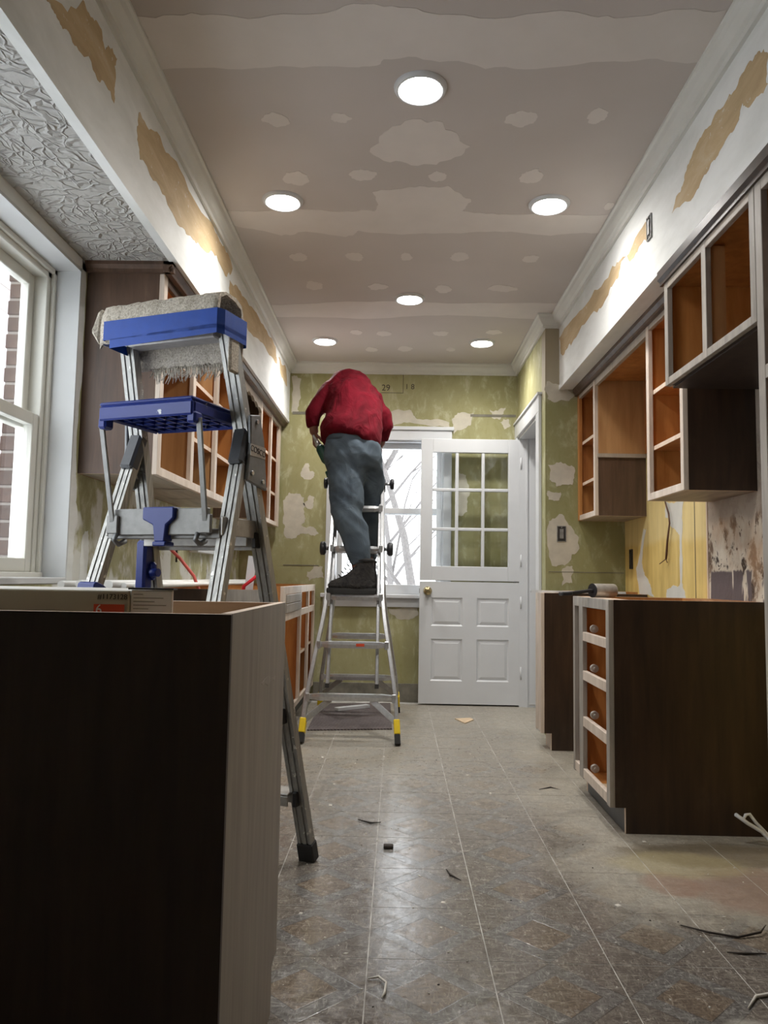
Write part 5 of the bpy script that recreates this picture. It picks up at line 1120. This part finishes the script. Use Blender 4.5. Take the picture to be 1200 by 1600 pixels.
# boots
def boot(hx, y, z0):
    t = 0.315
    outl = [(-1.0, 0.0), (-0.97, 0.03), (-0.85, 0.046), (-0.65, 0.05), (-0.4, 0.043), (-0.15, 0.04), (-0.03, 0.034), (0.0, 0.015)]
    def loop(sc, z, dx=0.0): 
        a = [(hx + x_ * t * sc + dx, y + w * sc) for x_, w in outl]; b = [(hx + x_ * t * sc + dx, y - w * sc) for x_, w in outl[::-1]]
        return [(p[0], p[1], z) for p in a + b]
    sole = MB().loft([loop(0.98, z0, -0.003), loop(1.0, z0 + 0.006), loop(1.01, z0 + 0.022, 0.002), loop(0.985, z0 + 0.036, -0.002)], True, smooth=False)
    up = MB(); secs = []
    for zz, xf_, xb_, wd in ((0.034, -0.305, -0.005, 0.046), (0.055, -0.306, -0.004, 0.047), (0.078, -0.285, -0.006, 0.045), (0.098, -0.235, -0.008, 0.042), (0.12, -0.19, -0.012, 0.041), (0.15, -0.155, -0.018, 0.042), (0.185, -0.14, -0.022, 0.045), (0.215, -0.142, -0.018, 0.048)):
        cx_ = hx + (xf_ + xb_) / 2; rx_ = (xb_ - xf_) / 2
        secs.append([(cx_ + math.copysign(abs(math.cos(2 * PI * k / 18)) ** 0.8, math.cos(2 * PI * k / 18)) * rx_, y + math.sin(2 * PI * k / 18) * wd, z0 + zz) for k in range(18)])
    up.loft(secs, True); b = up.build('boot', 'boot_leather', per, label='dark work boot')
    sole.build('sole', 'black_rubber', b)
    MB().tube([(hx - 0.083 + 0.06 * math.cos(a), y + 0.049 * math.sin(a), z0 + 0.208) for a in [2 * PI * k / 16 for k in range(17)]], 0.011, 8).build('collar', 'boot_leather', b)
    for k in range(5):
        zz = 0.105 + 0.022 * k; xx = -0.225 + 0.017 * k
        MB().tube([(hx + xx, y - 0.03, z0 + zz), (hx + xx - 0.012, y, z0 + zz + 0.012), (hx + xx, y + 0.03, z0 + zz)], 0.0035, 6).build('lace', 'black_plastic', b)
    MB().tube([(hx - 0.15, y - 0.02, z0 + 0.2), (hx - 0.175, y - 0.03, z0 + 0.215), (hx - 0.185, y - 0.03, z0 + 0.19), (hx - 0.16, y - 0.02, z0 + 0.195)], 0.0035, 6).build('lace', 'black_plastic', b)
boot(-0.128, 4.785, 0.849); boot(-0.128, 5.287, 0.849)
# cordless tool in the left hand
dr = thing('cordless_drill', 'green and black cordless drill in the worker\'s hand', 'power tool', (-0.51, 4.95, 1.72))
a0 = Vector((-0.548, 4.955, 1.845)); a1 = Vector((-0.47, 4.93, 1.70)); ax = (a1 - a0).normalized()
MB().tube([a0 - ax * 0.03, a0 + ax * 0.02, a0 + ax * 0.06], [0.008, 0.016, 0.02], 12).build('chuck', 'aluminium', dr)
bdy = MB().tube([a0 + ax * 0.055, a0 + ax * 0.075, a0 + ax * 0.16, a0 + ax * 0.185], [0.022, 0.03, 0.032, 0.022], 14).build('motor_body', 'tool_green', dr)
g0 = a0 + ax * 0.13; gd = Vector((0.35, 0.1, -0.9)).normalized()
MB().bar(g0, g0 + gd * 0.11, 0.03, 0.038, (0, 1, 0)).build('grip', 'black_plastic', dr, 0.006); MB().bar(g0 + gd * 0.10, g0 + gd * 0.145, 0.06, 0.085, (0, 1, 0)).build('battery', 'tool_green', dr, 0.006)

# ------------------------------------------------------------------ loose things
# carton in the open peninsula
bx = thing('cardboard_box', 'tan carton printed 1173128 standing in the open peninsula cabinet', 'box', (-0.72, 1.42, 0.618))
b0, b1 = -1.18, -0.380
sp = -0.452
MB().box(b0, sp, 1.30, 1.56, 0.618, 0.921, 0, {'+z': 1}).build('body', ['carton', 'carton_white'], bx, 0.002)
MB().box(sp + 0.0005, b1, 1.305, 1.313, 0.618, 0.923).build('label_panel', 'label_paper', bx, 0.002, label='white shipping label with fine print')
MB().box(sp - 0.002, b1 + 0.003, 1.30, 1.325, 0.9235, 0.9265).build('torn_flap', 'black_plastic', bx)
text_mesh('printed_number', '#1173128', 0.0125, 'ink', bx, face_matrix((-0.480, 1.2995, 0.9105), (1, 0, 0), (0, 0, 1)))
MB().box(-0.511, -0.459, 1.2992, 1.30, 0.80, 0.898).build('red_print', 'orange_print', bx)
text_mesh('printed_figure', '6', 0.022, 'ink_white', bx, face_matrix((-0.502, 1.2986, 0.889), (1, 0, 0), (0, 0, 1)))
for k in range(5): MB().box(sp + 0.006, b1 - (0.05, 0.015, 0.03, 0.01, 0.04)[k], 1.3042, 1.3048, 0.915 - 0.006 * k, 0.9158 - 0.006 * k).build('print_line', 'ink', bx)
# white tubes lying on the left base cabinets
for k, (x, L, r_, z) in enumerate(((-1.19, 2.5, 0.013, 0), (-1.145, 2.45, 0.0145, 0), (-1.07, 2.4, 0.012, 0), (-1.02, 2.45, 0.015, 0), (-0.985, 2.3, 0.011, 0), (-0.955, 2.2, 0.01, 0))):
    y0 = 2.72 + 0.05 * (k % 3); zc = 0.895 + r_
    tb = MB().tube([(x, y0, zc), (x, y0 + L, zc)], r_, 16).build('white_tube', 'white_tube')
    tag(tb, ['white plastic tube nearest the left wall, on the base cabinets', 'white plastic tube second from the left wall', 'white plastic tube just right of the blue ladder sleeve', 'thickest white plastic tube left of the blue lever', 'thin white plastic tube beside the blue lever', 'thinnest white plastic tube farthest from the wall'][k], 'tube', 'white tubes on the base cabinets')
# stick, red handle, red hose
st = MB(); st.bar((-0.745, 3.72, 0.57), (-0.705, 3.74, 1.045), 0.04, 0.008, (0, 1, 0)); tag(st.build('marked_stick', 'white_paint'), 'upright white stick with dark smudges in the narrow base cabinet', 'stick')
tag(MB().tube([(-0.79, 3.75, 0.87 - 0.29), (-0.735, 3.7, 0.9), (-0.65, 3.68, 0.965)], 0.009, 8).build('red_rod', 'red_plastic'), 'bright red rod leaning beside the white stick', 'rod')
tag(MB().tube([(-1.20, 3.66, 1.17), (-1.133, 3.7, 1.105), (-1.052, 3.71, 1.029), (-0.978, 3.7, 0.944), (-0.948, 3.7, 0.87), (-0.945, 3.72, 0.7), (-0.95, 3.75, 0.58)], 0.008, 8).build('red_hose', 'red_hose'), 'thin red hose curving down into the base cabinet', 'hose')
# items on the right base cabinets
cn = thing('tin_can', 'tin can lying on its side with a black brush handle', 'can', (0.87, 3.4, BT))
ca = Vector((0.845, 3.36, BT + 0.0305)); cb_ = Vector((0.945, 3.40, BT + 0.0305)); cax = (cb_ - ca).normalized()
MB().tube([ca, ca + cax * 0.004, cb_ - cax * 0.004, cb_], [0.029, 0.030, 0.030, 0.029], 20).build('can_body', 'tin', cn)
MB().tube([ca - cax * 0.001, ca + cax * 0.002], 0.0275, 20).build('opening', 'black_plastic', cn)
MB().tube([ca - cax * 0.006, ca - cax * 0.001], [0.0305, 0.0305], 20).build('rim', 'black_plastic', cn)
MB().bar(ca - cax * 0.005, ca + Vector((-0.12, -0.03, -0.014)), 0.024, 0.014, (0, 0, 1)).build('handle', 'black_plastic', cn, 0.003); MB().bar(ca + Vector((-0.10, -0.026, -0.014)), ca + Vector((-0.15, -0.036, -0.016)), 0.04, 0.016, (0, 0, 1)).build('handle_end', 'black_plastic', cn, 0.004)
tag(MB().box(0.775, 1.32, 4.50, 4.53, BT + 0.0005, BT + 0.013).build('white_strip', 'white_paint'), 'white trim strip lying across the far right base cabinet', 'trim strip')
tag(MB().box(1.0, 1.4, 4.54, 4.72, BT + 0.0005, BT + 0.012).build('thin_board', 'amber'), 'thin brown board lying on the far right base cabinet', 'board')
cbl = MB()
cbl.tube([(1.257, 2.945, 0.105), (1.30, 2.94, 0.075), (1.345, 2.93, 0.05), (1.37, 2.92, 0.02), (1.36, 2.88, 0.008), (1.39, 2.80, 0.008)], 0.007, 8)
cbl.tube([(1.257, 2.945, 0.105), (1.29, 2.955, 0.085), (1.30, 2.96, 0.10), (1.315, 2.96, 0.103), (1.335, 2.955, 0.075), (1.375, 2.93, 0.03), (1.385, 2.9, 0.008), (1.40, 2.78, 0.008)], 0.006, 8)
tag(cbl.build('power_cable', 'cable_white'), 'white cable looped on the floor against the dark base cabinet', 'cable')
# mat
tag(MB().hexa([(-0.545, 4.86, 0.0005), (-0.02, 4.95, 0.0005), (-0.04, 5.95, 0.0005), (-0.56, 5.86, 0.0005), (-0.545, 4.86, 0.008), (-0.02, 4.95, 0.008), (-0.04, 5.95, 0.008), (-0.56, 5.86, 0.008)]).build('floor_mat', 'mat_weave'), 'dark woven floor mat under the aluminium ladder', 'mat')
tag(MB().bar((-0.42, 5.55, 0.02), (-0.2, 5.72, 0.02), 0.05, 0.02).build('white_offcut', 'white_paint'), 'white board offcut lying on the mat behind the ladder', 'offcut')
# debris on the floor
tag(MB().prism([(0.405, 5.36), (0.515, 5.40), (0.53, 5.33), (0.46, 5.2)], 'z', 0.0005, 0.006).build('wood_chip', 'chip_wood'), 'tan wedge of thin board on the floor before the door', 'offcut')
def strip(name, pts, w, mat, label, cat='debris'):
    tag(MB().tube([(x, y, max(z, w * 1.05)) for x, y, z in pts], [w * 0.5] + [w] * (len(pts) - 2) + [w * 0.4], 6).build(name, mat), label, cat)
strip('curled_strip', [(0.80, 2.245, .004), (0.86, 2.20, .006), (0.93, 2.18, .004), (1.0, 2.20, .01), (1.03, 2.235, .014)], 0.003, 'chip_dark', 'long curled dark strip on the floor before the right base cabinet')
strip('dark_sliver', [(0.865, 2.095, .003), (0.91, 2.09, .003), (0.965, 2.092, .003)], 0.003, 'chip_dark', 'short straight dark sliver on the floor at the right')
strip('curled_shaving', [(-0.055, 1.915, .004), (-0.03, 1.92, .006), (-0.012, 1.89, .008), (-0.015, 1.85, .006), (-0.022, 1.83, .004)], 0.003, 'chip_white', 'small white curled shaving in the nearest floor tiles')
strip('dark_shaving', [(-0.14, 3.12, .003), (-0.09, 3.08, .004), (-0.05, 3.09, .003)], 0.0035, 'chip_dark', 'curled dark shaving mid floor beside a tile joint')
strip('caulk_string', [(0.80, 1.83, .003), (0.84, 1.88, .003), (0.90, 1.90, .003), (0.94, 1.92, .003), (0.945, 1.99, .003)], 0.004, 'chip_white', 'pale wiggly caulk string at lower right of the floor')
strip('bent_shaving', [(0.175, 2.62, .003), (0.185, 2.57, .004), (0.215, 2.53, .003)], 0.003, 'chip_dark', 'bent dark shaving on the shiny floor tiles')
strip('wire_loop', [(0.66, 3.62, .003), (0.72, 3.66, .003), (0.76, 3.62, .003), (0.72, 3.56, .003), (0.67, 3.57, .003)], 0.003, 'chip_dark', 'small dark wire loop on the dusty floor by the drawers')
tag(MB().box(-0.035, 0.0, 2.80, 2.825, 0.0005, 0.013).build('dark_block', 'chip_dark', None, 0.003), 'tiny dark block on the floor right of the stepladder foot', 'debris')
rd = random.Random(21); m = MB()
for k in range(420):
    x = rd.uniform(-0.4, 1.25); y = 1.5 + 4.2 * rd.random() ** 1.2
    if x > 0.78 and y > 2.95: continue
    s_ = rd.uniform(0.0015, 0.0045) * (1 + (rd.random() < 0.1) * 1.5); a = rd.uniform(0, PI); c_, sn = math.cos(a) * s_, math.sin(a) * s_; e = rd.uniform(0.3, 1)
    m.hexa([(x - c_, y - sn, 0.0002), (x + sn * e, y - c_ * e, 0.0002), (x + c_, y + sn, 0.0002), (x - sn * e, y + c_ * e, 0.0002), (x - c_ * .7, y - sn * .7, 0.002), (x + sn * e * .7, y - c_ * e * .7, 0.002), (x + c_ * .7, y + sn * .7, 0.002), (x - sn * e * .7, y + c_ * e * .7, 0.002)], 0 if rd.random() < 0.93 else 1)
tag(m.build('plaster_crumbs', ['chip_white', 'chip_dark']), 'scattered plaster crumbs and paint flecks on the floor', 'debris', kind='stuff')
